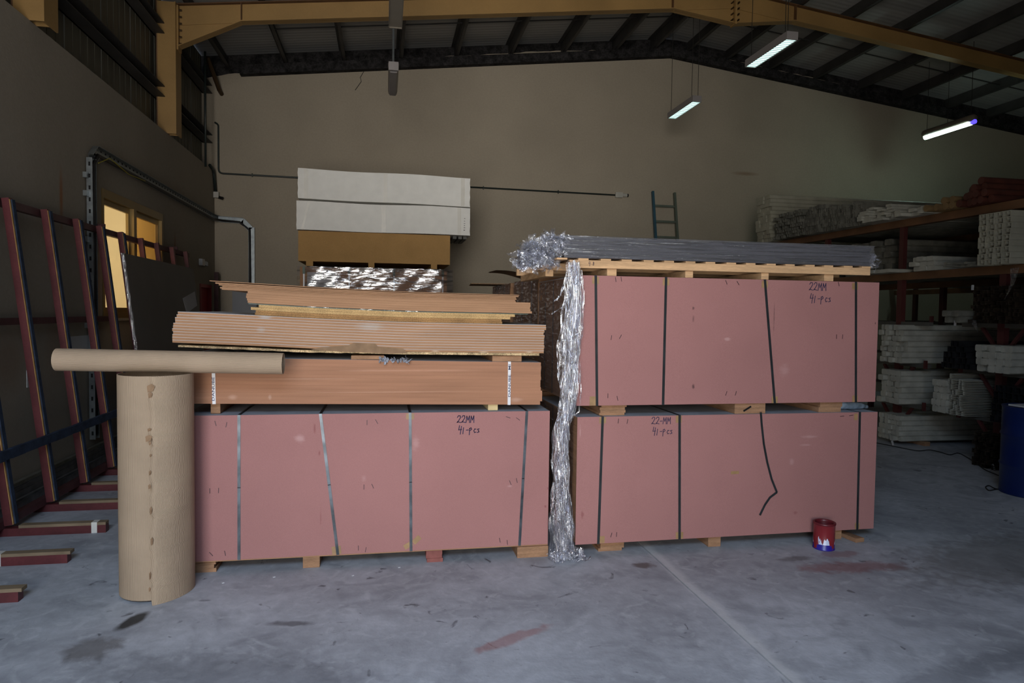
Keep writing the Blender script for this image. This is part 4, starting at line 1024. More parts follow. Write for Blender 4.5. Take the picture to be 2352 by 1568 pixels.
g1 = MB().grid(flapfn, 12, 4); g2 = MB().grid(lambda a, b: Vector(flapfn(a, b))+Vector((0, 0, 0.006)), 12, 4); g1.add(g2.v, g2.f)
o = part('cardboard_flap', g1, 'kraft_in', recalc=False); tag(o, 'curled sheet of brown cardboard lying on top of the rear wrapped bundle', 'cardboard')
o = part('cardboard_sheet', MB().prism([(1.0, 8.0), (1.7, 7.9), (1.8, 8.5), (1.05, 8.6)], 2.064, 2.074, 'z'), 'kraft_in'); tag(o, 'flat cardboard scrap on the far wrapped bundle, its edge jutting left', 'cardboard')

# ------------------------------------------------------------------ centre stack near the back wall
Y0 = 11.2
def cx(px_, py_): return on_plane(px_, py_, 1, Y0)
xa, xb = -1.33, 1.045
def pack(label, z0, z1, m, nm='board_pack', nb=14, x0=xa, x1=xb, wrapmat=None, straps=()):
    t = thing(nm, label, 'board pack', ((x0+x1)/2, Y0+.6, z0)); th = (z1-z0)/nb; f_ = None
    for k in range(nb):
        if f_ is None: f_ = part('board', box(x0, x1, Y0, Y0+1.2, z0, z0+th-0.0004), m, t)
        else: dup(f_, t, (0, 0, k*th))
    return t
pw = pack('film-wrapped brown pack at the floor of the pile by the back wall', 0.08, 1.22, 'mdf', nb=12)
pw2 = pack('shiny film-wrapped brown pack with green and white straps, mid pile by the back wall', 1.30, 2.41, 'mdf', nb=12, x0=-1.31, x1=1.0)
for px_ in (698, 802, 905, 1017):
    x = cx(px_, 620)[0]
    part('strap', box(x-0.012, x+0.012, Y0-0.008, Y0-0.006, 1.30, 2.30), 'strap_white', pw2); part('strap_corner', box(x-0.02, x+0.02, Y0-0.010, Y0-0.0065, 2.30, 2.415), 'green_sheet', pw2, label='green corner piece')
part('paper_sheet', box(-1.2, -0.78, Y0-0.005, Y0-0.003, 1.8, 2.33), 'paper', pw2, label='white sheet under the film')
def pwrap(a, b):
    e = 0.05*max(0, (a-.93)/.07)+0.05*max(0, (.07-a)/.07)
    return (-1.36+2.46*a, Y0-0.022+e+0.009*math.sin(b*9+a*17)+0.006*math.sin(a*41-b*21)+0.003*math.sin(a*97+b*60), 1.30+1.12*b)
M['film_shine'] = film_mat('shiny_wrap', tint=(0.86, 0.84, 0.84, 1), gloss=0.36, rough=0.13, bscale=4, bdist=0.012, stretch=(1, 1, 6), haze=0.06)
part('film', MB().grid(pwrap, 60, 30), 'film_shine', pw2, smooth=True, recalc=False)
for (z0, z1, grp) in ((0, .08, 0), (1.22, 1.30, 1), (2.425, 2.50, 2)):
    for k, (a, b) in enumerate(((703, 719), (846, 860), (990, 1004))):
        x0, x1 = cx(a, 600)[0], cx(b, 600)[0]
        o = part('skid', box(x0, x1, Y0+0.0, Y0+1.15, z0, z1), 'ochre')
        tag(o, '%s tan timber skid %s' % (['left', 'middle', 'right'][k], ['on the floor under the back pile', 'between the lower packs of the back pile', 'under the ochre board pack of the back pile'][grp]), 'wood block')
# warped liner scraps in the gap
o = part('liner_sheet', MB().grid(lambda a, b: (-1.2+2.1*a, Y0+0.01+1.1*b, 2.418+0.006*math.sin(a*9)+0.0*b), 30, 3).grid(lambda a, b: (-1.2+2.1*a, Y0+0.01+1.1*b, 2.422+0.006*math.sin(a*9)), 30, 3), 'kraft_in', recalc=False)
tag(o, 'thin wavy cardboard liner under the ochre board pack', 'cardboard')
pk = pack('ochre board pack below the two white packages', 2.50, 2.975, 'ochre', nb=16, x0=-1.335, x1=1.045)
part('front_sheet', box(-1.336, 1.046, Y0-0.003, Y0-0.0005, 2.50, 2.975), 'ochre', pk)
def whitebox(label, x0, x1, z0, z1, dl, seed):
    r = random.Random(seed)
    t = thing('foam_package', label, 'package', ((x0+x1)/2, Y0+.5, z0))
    def sh_(p):
        f = (p[0]-x0)/(x1-x0); return (p[0]+0.004*math.sin(p[2]*40+seed), p[1], p[2]+dl*(1-f)+0.008*math.sin(f*9+seed)*(1 if p[2] > (z0+z1)/2 else .6))
    vs = MB()
    vs.grid(lambda a, b: (x0+(x1-x0)*a, Y0-0.03, z0+(z1-z0)*b), 30, 6)
    vs.grid(lambda a, b: (x0+(x1-x0)*a, Y0+1.0, z1+(z0-z1)*b), 30, 6)
    vs.grid(lambda a, b: (x0+(x1-x0)*a, Y0-0.03+1.03*b, z1), 30, 6)
    vs.grid(lambda a, b: (x0+(x1-x0)*a, Y0+1.0-1.03*b, z0), 30, 6)
    vs.grid(lambda a, b: (x1, Y0-0.03+1.03*a, z0+(z1-z0)*b), 6, 6)
    vs.grid(lambda a, b: (x0, Y0+1.0-1.03*a, z0+(z1-z0)*b), 6, 6)
    vs.map(sh_)
    part('wrapping', vs, 'white_foam', t, recalc=False)
    return t, sh_
w1, s1 = whitebox('lower white foam-wrapped package on the back pile, overhanging to the right', -1.36, 1.365, 2.985, 3.43, 0.0, 1)
w2, s2 = whitebox('upper white foam-wrapped package topping the back pile', -1.34, 1.36, 3.45, 3.915, 0.02, 2)
for tt, s_, z0, z1, xs in ((w1, s1, 2.985, 3.43, (-0.02, 1.19)), (w2, s2, 3.45, 3.915, (-1.22, 0.0, 1.24))):
    for x in xs: part('tape', box(x-0.03, x+0.03, Y0-0.0335, Y0-0.0315, z0+0.01, z1-0.008).map(s_), 'tape_clear', tt)
part('tape', MB().beam((-1.17, Y0-0.0325, 3.42), (-1.27, Y0-0.0325, 3.0), 0.035, 0.002, up=(0, 1, 0)), 'tape_clear', w1)
part('printed_marks', MB().box(1.26, 1.285, Y0-0.034, Y0-0.032, 3.06, 3.075).box(1.262, 1.288, Y0-0.034, Y0-0.032, 3.10, 3.112).box(1.265, 1.284, Y0-0.034, Y0-0.032, 3.135, 3.147).box(1.263, 1.288, Y0-0.034, Y0-0.032, 3.17, 3.18).box(1.266, 1.286, Y0-0.034, Y0-0.032, 3.21, 3.22).box(1.27, 1.287, Y0-0.034, Y0-0.032, 3.25, 3.262), 'lamp_body', w1)
for k, x in enumerate((1.10, 1.19, 1.27)):
    part('batten', box(x, x+0.06, Y0+0.1, Y0+0.9, 2.935, 2.984), 'rack_grey', w1)

# ------------------------------------------------------------------ leaning steel rack on the left wall
RK = thing('sheet_rack', 'maroon steel rack leaning on the left wall, uprights edged with navy rubber', 'storage rack', (-2.9, 8.0, 0))
UY = [4.42, 5.05, 5.7, 6.35, 7.0, 7.65, 8.22, 8.82, 9.5, 10.12, 10.8, 11.5]
BX, TX, ZT = -2.74, -3.04, 2.62
lean = lambda z: BX+(TX-BX)*(z-0.08)/(ZT-0.08)
for i, y in enumerate(UY):
    u_ = part('upright', MB().beam((BX-0.03, y, 0.083), (TX-0.03, y, ZT), 0.055, 0.06, up=(0, 1, 0)), 'rack_red', RK)
    if i < 8:
        part('rubber_strip', MB().beam((BX+0.006, y+0.012, 0.09), (TX+0.006, y+0.012, ZT-0.01), 0.016, 0.045, up=(0, 1, 0)), 'rubber_blue', u_)
        part('foam_edge', MB().beam((BX+0.001, y-0.02, 0.09), (TX+0.001, y-0.02, ZT-0.01), 0.006, 0.016, up=(0, 1, 0)), 'foam_yellow', u_)
    ft = part('foot', box(-3.2, -2.10 if i < 5 else -2.2, y-0.20-0.025, y-0.20+0.025, 0.0, 0.055) if False else box(-3.2, -2.10, y-0.03, y+0.03, 0.0, 0.06), 'rack_red', RK)
    part('timber_pad', box(-2.70, -2.08 if i != 2 else -2.10, y-0.032, y+0.032, 0.061, 0.082), 'wood_old', ft)
    if i in (1, 2): part('tape_wrap', box(-2.2 if i == 2 else -2.62, -2.16 if i == 2 else -2.5, y-0.034, y+0.034, 0.001, 0.084), 'tape_clear', ft)
part('top_rail', box(-3.16, -3.105, UY[0]-0.3, UY[-1]+0.35, 2.555, 2.62), 'rack_rail', RK)
part('rear_rail', box(-3.20, -3.145, UY[0]-0.3, 8.9, 1.57, 1.63), 'rack_rail', RK)
part('base_rail', box(-3.0, -2.80, UY[0]-0.3, UY[-1]+0.1, 0.061, 0.12) if False else box(-2.86, -2.80, UY[0]-0.3, UY[-1]+0.1, 0.0601, 0.12), 'rack_rail', RK)
mb = MB(); yy = UY[0]-0.3
while yy < 8.6:
    mb.beam((lean(.62)+0.03, yy, 0.62), (lean(.62)+0.03, yy+0.1, 0.62), 0.03, 0.075+rnd.uniform(-.006, .006)); yy += 0.1
part('padded_rail', mb, 'rubber_blue', RK)
for y in (6.1, 8.45, 11.2): part('wall_bracket', box(-3.248, -3.105, y, y+0.03, 2.60, 2.67), 'rack_rail', RK)

# dark sheet standing on the rack
def leansheet(name, label, cat, y0, y1, z0, z1, off, th, m, toprise=0.0):
    xb = lambda z: lean(z)+off
    vs = []
    for (y, z) in ((y0, z0), (y1, z0), (y1, z1-0.0), (y0, z1)):
        for t_ in (0, th): vs.append((xb(z)+t_, y, z))
    o = part(name, MB().add(vs, [(0, 2, 4, 6), (1, 7, 5, 3), (0, 1, 3, 2), (2, 3, 5, 4), (4, 5, 7, 6), (6, 7, 1, 0)]), m)
    tag(o, label, cat); return o
ds = thing('dark_sheet', 'large charcoal sheet leaning on the maroon rack beside the lit window', 'sheet', (-2.8, 9.9, 0.083))
def lsh(nm, y0, y1, z0, z1, off, th, m, par):
    vs = []
    for (y, z) in ((y0, z0), (y1, z0), (y1, z1), (y0, z1)):
        for t_ in (0, th): vs.append((lean(z)+off+t_, y, z))
    return part(nm, MB().add(vs, [(0, 2, 4, 6), (1, 7, 5, 3), (0, 1, 3, 2), (2, 3, 5, 4), (4, 5, 7, 6), (6, 7, 1, 0)]), m, par)
lsh('sheet', 8.62, 11.55, 0.084, 2.36, 0.024, 0.018, 'dark_sheet', ds)
lsh('film_edge', 8.60, 8.63, 0.084, 2.36, 0.020, 0.026, 'film', ds)
vs = []
for (y, z) in ((10.75, 1.88), (11.45, 2.0), (11.48, 1.78), (10.85, 1.66)):
    for t_ in (0.0425, 0.044): vs.append((lean(z)+t_, y, z))
part('paper_label', MB().add(vs, [(0, 2, 4, 6), (1, 7, 5, 3), (0, 1, 3, 2), (2, 3, 5, 4), (4, 5, 7, 6), (6, 7, 1, 0)]), 'paper', ds)

# aluminium profiles lying along the foot of the left wall
desc = ['flat bright profile with a chrome end', 'narrow channel profile', 'wide dull profile', 'angle profile', 'thin strip on top', 'second thin strip', 'long box profile']
for k, (xo, z0_, w_, h_, y0_, y1_, m_) in enumerate(((-3.17, 0.065, .06, .05, 4.2, 9.8, 'alu_dull'), (-3.10, 0.065, .05, .08, 5.0, 10.5, 'alu_dull'), (-3.03, 0.065, .06, .03, 4.6, 9.0, 'alu_bright'),
        (-2.96, 0.065, .04, .06, 5.3, 10.0, 'alu_dull'), (-3.17, 0.117, .05, .02, 5.6, 9.9, 'prof_grey'), (-3.10, 0.147, .04, .03, 5.2, 8.8, 'alu_dull'), (-3.17, 0.139, .045, .05, 6.0, 10.0, 'prof_grey'))):
    x = xo
    mb = MB().box(x-w_/2, x+w_/2, y0_, y1_, z0_, z0_+0.004).box(x-w_/2, x-w_/2+0.004, y0_, y1_, z0_+0.004, z0_+h_).box(x+w_/2-0.004, x+w_/2, y0_, y1_, z0_+0.004, z0_+h_)
    if k % 2 == 0: mb.box(x-w_/2, x+w_/2, y0_, y1_, z0_+h_, z0_+h_+0.002)
    tag(part('metal_profile', mb, m_), ['broad closed aluminium channel against the foot of the left wall', 'open aluminium channel second from the left wall behind the rack', 'bright aluminium channel behind the rack uprights', 'aluminium channel nearest the rack uprights', 'thin grey strip stacked on the wall-side channel', 'small channel stacked on the second channel', 'grey box profile topmost of the strips by the wall'][k], 'metal profile')
# small papers on the wall behind the rack
for (y0_, y1_, z0_, z1_, la) in ((7.0, 7.25, 0.98, 1.14, 'small white paper pinned low on the left wall'), (7.75, 8.35, 1.05, 1.42, 'larger white sheet fixed on the left wall behind the rack')):
    tag(part('paper_sheet', box(XL+0.001, XL+0.008, y0_, y1_, z0_, z1_), 'paper'), la, 'paper')

# cable tray: vertical perforated channel, horizontal run, bend onto the back wall
t = thing('cable_tray', 'perforated galvanised cable tray framing the lit window and turning onto the back wall', 'cable tray', (-3.2, 8.2, 0.2))
def tray(p, q, up, wd_=0.15, dp=0.05, perf=True):
    p, q = Vector(p), Vector(q); d = (q-p).normalized(); u_ = Vector(up); s_ = d.cross(u_).normalized()
    mb = MB().beam(p, q, wd_, 0.004, up=up)
    mb.beam(p, q, 0.004, dp, up=up, off=(-wd_/2, dp/2)).beam(p, q, 0.004, dp, up=up, off=(wd_/2, dp/2))
    o = part('tray_section', mb, 'galv', t)
    if perf:
        L_ = (q-p).length; n = int(L_/0.13); mb = MB()
        for k in range(n):
            c = p+d*(0.07+k*0.13)
            for sx in (-0.33, 0.33):
                cc = c+s_*sx*wd_+d*(0.06 if sx > 0 else 0); mb.beam(cc-d*0.02+u_*0.0025, cc+d*0.02+u_*0.0025, 0.02, 0.001, up=up)
            cc = c-s_*(wd_/2+0.0025)+u_*dp*0.5; mb.beam(cc-d*0.022, cc+d*0.022, 0.02, 0.001, up=s_)
            cc = c+s_*(wd_/2+0.0025)+u_*dp*0.5; mb.beam(cc-d*0.022, cc+d*0.022, 0.02, 0.001, up=s_)
        part('slots', mb, 'galv_dark', t, kind='stuff')
YV = 8.38
tray((-3.235, YV, 0.25), (-3.235, YV, 3.38), (1, 0, 0), 0.11, 0.06)
tray((-3.235, YV+0.02, 3.38), (-3.235, YV+0.16, 3.50), (1, 0, 0), 0.11, 0.06, False)
tray((-3.235, YV+0.14, 3.49), (-3.235, 13.95, 3.47), (1, 0, 0), 0.11, 0.06)
tray((-3.235, 13.95, 3.47), (-3.18, 14.155, 3.47), (1, 0, 0), 0.11, 0.06, False)
tray((-3.20, 14.155, 3.47), (-2.72, 14.155, 3.45), (0, -1, 0), 0.11, 0.06, False)
tray((-2.74, 14.155, 3.46), (-2.58, 14.155, 3.30), (0, -1, 0), 0.11, 0.06, False)
tray((-2.56, 14.155, 3.33), (-2.56, 14.155, 0.2), (0, -1, 0), 0.11, 0.06, False)
for z in (2.95, 3.15, 2.45, 1.5): part('wall_clip', box(-3.249, -3.21, YV-0.12, YV-0.06, z, z+0.06), 'galv', t)
part('cable_bundle', MB().tube([(-3.19, YV, 0.3), (-3.19, YV, 3.3), (-3.19, YV+0.13, 3.44), (-3.19, 13.8, 3.43), (-3.1, 14.10, 3.44), (-2.78, 14.11, 3.42), (-2.60, 14.11, 3.28), (-2.575, 14.11, 0.3)], 0.022, 8), 'cable', t, smooth=True)
part('earth_wire', MB().tube([(-3.17, YV+0.1, 3.35), (-3.16, YV+0.4, 3.47), (-3.16, YV+1.0, 3.40), (-3.16, YV+1.6, 3.43)], 0.006, 6), 'wire_y', t)

# conduits on the back wall
def conduit(label, pts_, r_, clips=(), box_at=None, m='pvc'):
    t = thing('conduit', label, 'conduit', pts_[-1])
    part('pipe', MB().tube(pts_, r_, 8), m, t, smooth=True)
    for c in clips: part('clip', MB().beam(Vector(c)+Vector((0, 0, -.035)), Vector(c)+Vector((0, 0, .035)), 0.02, 0.03, up=(0, 1, 0)), m, t)
    return t
yb = YB-0.02
def arc(pts_, n=4):
    """round the corners of a polyline"""
    P = [Vector(p) for p in pts_]; out = [P[0]]
    for a, b, c in zip(P, P[1:], P[2:]):
        d1 = (a-b).normalized(); d2 = (c-b).normalized(); rr = min(0.09, (a-b).length*.45, (c-b).length*.45)
        s_, e_ = b+d1*rr, b+d2*rr
        for k in range(n+1):
            f = k/n; out.append(s_*(1-f)**2+b*2*f*(1-f)+e_*f*f)
    out.append(P[-1]); return out
c1 = conduit('thin dark conduit running right along the back wall to a white socket box', arc([(-3.46+.0, yb, 5.33), (-3.16, yb, 5.26), (-3.17, yb, 4.34), (4.92, yb, 4.29)]) if False else arc([(-3.235, yb, 5.32), (-3.17, yb, 5.28), (-3.17, yb, 4.35), (4.9, yb, 4.29)]), 0.017,
   clips=((-3.17, yb, 4.95), (-3.17, yb, 4.50), (-2.55, yb, 4.345), (2.0, yb, 4.31), (3.6, yb, 4.30)))
part('socket_box', box(4.86, 5.02, YB-0.07, YB-0.001, 4.235, 4.345), 'pvc_white', c1); part('socket_neck', MB().tube([(5.02, YB-0.04, 4.29), (5.12, YB-0.04, 4.29)], .04, 10), 'pvc_white', c1); part('socket_cap', MB().tube([(5.12, YB-0.04, 4.29), (5.15, YB-0.04, 4.29)], .036, 10), 'black', c1)
c2 = conduit('thin dark vertical pipe running up into the roof in the far left corner', [(-3.2, 13.3, 4.30), (-3.2, 13.3, 6.35)], 0.02)
c3 = conduit('short dark conduit down the far left corner ending in a small white box', arc([(-3.235, 13.75, 4.42), (-3.225, 14.0, 4.38), (-3.215, 14.12, 3.98)]), 0.028)
part('junction_box', box(-3.245, -3.15, 14.05, 14.165, 3.87, 3.98), 'pvc_white', c3); part('plug', MB().tube([(-3.15, 14.1, 3.88), (-3.08, 14.06, 3.86)], .03, 10), 'black', c3)
o = part('drain_pipe', MB().tube([(-3.22, 13.55, 6.34), (-3.12, 14.02, 5.90), (-3.11, 14.169, 5.87)], 0.04, 12), 'bolt'); tag(o, 'short brown pipe stub slanting down from the roof in the far left corner', 'pipe')
# crack by the conduit (a dark thread on the wall)
o = part('loose_wire', MB().tube([(-0.38, YB-0.1, 6.80), (-0.42, YB-0.02, 6.75), (-0.40, YB-0.015, 6.56), (-0.50, YB-0.015, 6.38), (-0.48, YB-0.015, 6.30), (-0.60, YB-0.015, 6.12)], 0.007, 5), 'wire'); tag(o, 'thin loose wire dangling at the top of the back wall, left of the unlit lamp', 'wire')
t = thing('emergency_light', 'small clear emergency light on the left wall near the far corner', 'wall light', (-3.2, 13.2, 2.5))
part('body', box(XL+0.001, XL+0.06, 13.0, 13.18, 2.50, 2.62), 'alu_bright', t); part('lens', box(XL+0.001, XL+0.05, 13.185, 13.45, 2.51, 2.60), 'clear', t, bevel=0.01)
o = part('floor_post', box(-3.19, -3.12, 13.85, 13.92, 0.0, 2.43), 'rack_rail'); tag(o, 'narrow dark steel bar standing upright in the far left corner', 'steel bar')
o = part('leaning_panel', box(-2.9, -2.45, 14.02, 14.04, 0.0, 2.10), 'panel_grey'); tag(o, 'grey panel standing against the back wall below the cable tray', 'panel')

# ladder
t = thing('ladder', 'narrow grey ladder with one blue rail leaning against the back wall', 'ladder', (5.95, 13.6, 0))
lx = lambda x, z: (x+0.08*(4.42-z)/4.4, 14.12-0.75*(4.42-z)/4.4, z)
for i, x in enumerate((5.70, 6.20)):
    part('rail', MB().beam(lx(x, 0.0), lx(x, 4.40 if i == 0 else 4.39), 0.045, 0.07, up=(0, 1, 0)), 'ladder_blue' if i == 0 else 'ladder', t)
z = 0.3
while z < 4.35:
    a, b = lx(5.722, z), lx(6.178, z); part('rung', MB().beam(a, b, 0.03, 0.045), 'ladder', t); z += 0.345 if z < 3 else 0.342

# ------------------------------------------------------------------ hanging lamps
def lamp(label, x, y0, ln, z, w_, h_, lit, wires, cells=True, group=None):
    t = thing('hanging_lamp', label, 'ceiling lamp', (x, y0+ln/2, z))
    hb = MB().box(x-w_/2, x+w_/2, y0, y0+ln, z+h_-0.01, z+h_).box(x-w_/2, x-w_/2+0.006, y0, y0+ln, z, z+h_-0.01).box(x+w_/2-0.006, x+w_/2, y0, y0+ln, z, z+h_-0.01)
    hb.box(x-w_/2+.006, x+w_/2-.006, y0, y0+0.02, z, z+h_-0.01).box(x-w_/2+.006, x+w_/2-.006, y0+ln-0.02, y0+ln, z, z+h_-0.01)
    part('housing', hb, 'lamp_body' if lit else 'lamp_dark', t)
    part('diffuser', box(x-w_/2+0.007, x+w_/2-0.007, y0+0.021, y0+ln-0.021, z+0.012, z+0.02), 'lamp_on' if lit else 'lamp_dark', t)
    if cells:
        n = int(ln/0.06)
        lv = MB()
        for k in range(1, n): lv.box(x-w_/2+.007, x+w_/2-.007, y0+k*ln/n-.0015, y0+k*ln/n+.0015, z+0.002, z+0.0118)
        part('louvre', lv, 'galv', t)
    for (dx, dy) in wires:
        part('hanger_wire', MB().tube([(x+dx, y0+dy, z+h_), (x+dx, y0+dy, roof(x+dx)-0.001)], 0.005, 5), 'wire', t)
    return t
lamp('lit box lamp hanging nearest the yellow ridge haunch, biggest of the lit lamps', 5.53, 8.75, 1.12, 5.56, 0.17, 0.11, True, ((-.05, .1), (-.05, 1.0), (.05, 0.2)))
lamp('lit box lamp hanging lower, before the back wall and left of the other lit lamps', 5.50, 11.62, 1.12, 5.56, 0.17, 0.11, True, ((-.06, .1), (.06, .1), (-.06, 1.0)))
t = thing('hanging_lamp', 'lit sealed tube lamp with a violet end, furthest right', 'ceiling lamp', (11.2, 12.2, 5.55))
part('housing', MB().tube([(11.2, 11.5, 5.62), (11.2, 11.54, 5.62), (11.2, 12.76, 5.62), (11.2, 12.8, 5.62)], [.05, .075, .075, .05], 14), 'lamp_dark', t, smooth=True)
part('tube', MB().tube([(11.2, 11.60, 5.545), (11.2, 12.74, 5.545)], .05, 12), 'lamp_on2', t, smooth=True)
part('tube_end', MB().tube([(11.2, 11.50, 5.545), (11.2, 11.598, 5.545)], .045, 12), 'lamp_violet', t, smooth=True)
for (dx, dy) in ((0, .1), (0, 1.2), (.03, 0.7)): part('hanger_wire', MB().tube([(11.2+dx, 11.5+dy, 5.69), (11.2+dx, 11.5+dy, roof(11.2)-0.001)], 0.005, 5), 'wire', t)
t = thing('hanging_lamp', 'unlit sealed lamp hanging on a rod before the middle of the back wall', 'ceiling lamp', (0.11, 11.0, 5.2))
part('housing', MB().prism([(0.035, 5.27), (0.05, 5.22), (0.17, 5.22), (0.185, 5.27), (0.185, 5.31), (0.17, 5.33), (0.05, 5.33), (0.035, 5.31)], 10.18, 11.34), 'lamp_dark', t)
part('diffuser', MB().prism([(0.05, 5.219), (0.065, 5.19), (0.155, 5.19), (0.17, 5.219)], 10.22, 11.30), 'lamp_body', t)
part('end_cap', box(0.04, 0.18, 10.14, 10.18, 5.20, 5.32), 'lamp_body', t)
part('hanger_rod', MB().tube([(0.11, 10.3, 5.33), (0.11, 10.3, roof(0.1)-0.001)], 0.012, 6), 'galv', t)
part('hanger_rod', MB().tube([(0.11, 11.2, 5.33), (0.11, 11.2, roof(0.1)-0.001)], 0.012, 6), 'galv', t)
lamp('unlit grey box lamp at the top edge, passing in front of the yellow rafter', 0.11, 7.3, 1.2, 5.13, 0.16, 0.1, False, ((0, .1), (0, 1.1)), cells=False)

# ------------------------------------------------------------------ long profile racks on the right
RK2 = thing('profile_rack', 'long brown and dark red steel rack full of profiles along the right', 'storage rack', (9.0, 10.0, 0))
POSTY = [5.1, 6.78, 8.40, 10.05, 11.70, 13.3]
XS = [7.10, 9.3, 11.6]
ZU, ZL = 3.09, 2.355      # tops of the two long beams
for xi, x in enumerate(XS):
    for y in POSTY: part('post', box(x-0.035, x+0.035, y-0.045, y+0.045, 0.0, ZL-0.1001), 'rack_post', RK2)
    for y in POSTY: part('post', box(x-0.03, x+0.03, y-0.04, y+0.04, ZL+0.0, ZU-0.1001), 'rack_post', RK2)
    part('beam', box(x-0.05, x+0.05, POSTY[0]-0.3, 13.9, ZU-0.10, ZU), 'rack_beam', RK2)
    part('beam', box(x-0.05, x+0.05, POSTY[0]-0.3, 13.9, ZL-0.10, ZL), 'rack_beam', RK2)
    for y in POSTY:
        for za in (0.56, 1.12, 1.68):
            ar = part('arm', MB().box(x-0.075, x-0.036, y-0.55, y+0.55, za-0.05, za) if False else MB().box(x-0.03, x+0.03, y-0.55, y-0.046, za-0.05, za).box(x-0.03, x+0.03, y+0.046, y+0.55, za-0.05, za), 'rack_grey', RK2)
            if xi == 0:
                for s_ in (-1, 1): part('brace', MB().beam((x, y+s_*0.046, za-0.34), (x, y+s_*0.28, za-0.052), 0.035, 0.035), 'rack_post', ar)
                for s_ in (-1, 1): part('end_stop', box(x-0.02, x+0.02, y+s_*0.55-0.015, y+s_*0.55+0.015, za+0.0005, za+0.08) if za > 1.6 else box(x-0.06, x-0.031, y+s_*0.53-0.02, y+s_*0.53+0.02, za-0.06, za+0.05), 'rack_post', ar)

def sec_box(w_, h_, t_):
    """hollow rectangular section extruded along x: (profile mesh from x0 to x1 at y,z origin)"""
    def f(x0, x1, y, z):
        o = [(y, z), (y+w_, z), (y+w_, z+h_), (y, z+h_)]; i = [(y+t_, z+t_), (y+w_-t_, z+t_), (y+w_-t_, z+h_-t_), (y+t_, z+h_-t_)]
        vs = [(x0,)+p for p in o+i]+[(x1,)+p for p in o+i]; fs = []
        for k in range(4):
            j = (k+1) % 4
            fs += [(k, j, j+8, k+8), (k+4, k+12, j+12, j+4), (k, k+4, j+4, j), (k+8, j+8, j+12, k+12)]
        return MB().add(vs, fs)
    return f
def sec_channel(w_, h_, t_):
    def f(x0, x1, y, z):
        return MB().box(x0, x1, y, y+w_, z+h_-t_, z+h_).box(x0, x1, y, y+t_, z, z+h_-t_).box(x0, x1, y+w_-t_, y+w_, z, z+h_-t_).box(x0, x1, y+w_*.5-t_/2, y+w_*.5+t_/2, z+h_*.35, z+h_-t_)
    return f
def sec_E(w_, h_, t_):
    def f(x0, x1, y, z):
        m = MB().box(x0, x1, y+w_-t_, y+w_, z, z+h_)
        for q in (0, .4, .8): m.box(x0, x1, y, y+w_-t_, z+h_*q, z+h_*q+t_)
        return m
    return f
def sec_solid(w_, h_, t_):
    def f(x0, x1, y, z):
        c = min(w_, h_)*.16
        return MB().prism([(y+c, z), (y+w_-c, z), (y+w_, z+c), (y+w_, z+h_-c), (y+w_-c, z+h_), (y+c, z+h_), (y, z+h_-c), (y, z+c)], x0, x1, 'x')
    return f
def pile(name, label, y0, z0, ny, nz, w_, h_, m, sec, ln=5.6, x0=6.86, jit=0.03, rag=0.0, seed=1, t_=0.004, gap=0.002, pyr=0, cat='profile bundle', group=None, bands=0):
    r = random.Random(seed); t = thing(name, label, cat, (x0+ln/2, y0+ny*w_/2, z0), group); protos = []
    for v_ in range(3):
        protos.append(None)
    for j in range(nz):
        cnt = ny - (pyr*j if pyr else 0)
        for i in range(max(1, cnt)):
            if rag and j == nz-1 and r.random() < rag: continue
            dx = r.uniform(-jit, jit); dy = i*w_+(r.uniform(-.2, .2)*gap)+(pyr*j*w_*0.5 if pyr else 0); dz = j*h_
            if protos[0] is None:
                protos[0] = part('profile', sec(w_-gap, h_-gap*0.5, t_)(x0, x0+ln, y0, z0), m, t); protos[0].location = (dx, dy, dz)
            else: dup(protos[0], t, (dx, dy, dz))
    for b in range(bands):
        xx = x0+0.25+b*1.2
        part('film_band', box(xx, xx+0.16, y0-0.004, y0-0.002, z0, z0+nz*h_), 'film_wrap', t)
    return t
# lowest three piles on the far post pair
pile('profile_bundle', 'pale wrapped profiles stacked lowest on the floor beside the pink bundles', 8.06, 0.055, 6, 5, 0.068, 0.070, 'prof_white', sec_solid, seed=2, jit=.04)
for x in (7.2, 10.5): 
    tag(part('floor_skid', box(x, x+0.09, 8.0, 8.5, 0.0, 0.054), 'block'), ['dark timber skid under the left end of the floor pile of pale profiles', 'dark timber skid far right under the floor pile of pale profiles'][int(x > 8)], 'wood block')
pile('profile_bundle', 'pale wrapped flat profiles on the lower rack arms beside the upper pink bundle', 8.06, 0.561, 4, 6, 0.10, 0.076, 'prof_white', sec_solid, seed=3, jit=.05, rag=.3)
pile('profile_bundle', 'tall pile of long pale profiles on the upper rack arms beside the upper pink bundle', 8.02, 1.121, 6, 7, 0.078, 0.074, 'prof_white', sec_solid, seed=4, jit=.06, rag=.4)
pile('box_tube_bundle', 'dark square hollow tubes whose open ends face left on the rack arms', 6.98, 1.181 if False else 1.121, 6, 5, 0.075, 0.068, 'prof_dark', sec_box, seed=5, jit=.03, pyr=1, t_=.005)
pile('profile_bundle', 'cream finned profiles with ragged white ends on the lower arms, mid rack', 7.0, 0.561, 4, 8, 0.062, 0.062, 'prof_white', sec_E, seed=6, jit=.03, pyr=0, x0=6.83, rag=.5, gap=.003)
pile('profile_bundle', 'cream box profiles wrapped beside the finned profiles on the lower arms', 7.252, 0.561, 3, 5, 0.075, 0.082, 'prof_white', sec_solid, seed=7, jit=.02, x0=6.82)
pile('profile_bundle', 'bright off-white wrapped bars above the drum', 6.42, 1.121, 5, 4, 0.094, 0.078, 'prof_white', sec_solid, seed=8, jit=.04, x0=6.86)
pile('box_tube_bundle', 'black square tubes behind the top of the blue drum', 6.24, 0.561, 6, 6, 0.068, 0.07, 'prof_dark', sec_box, seed=9, jit=.03, t_=.005)
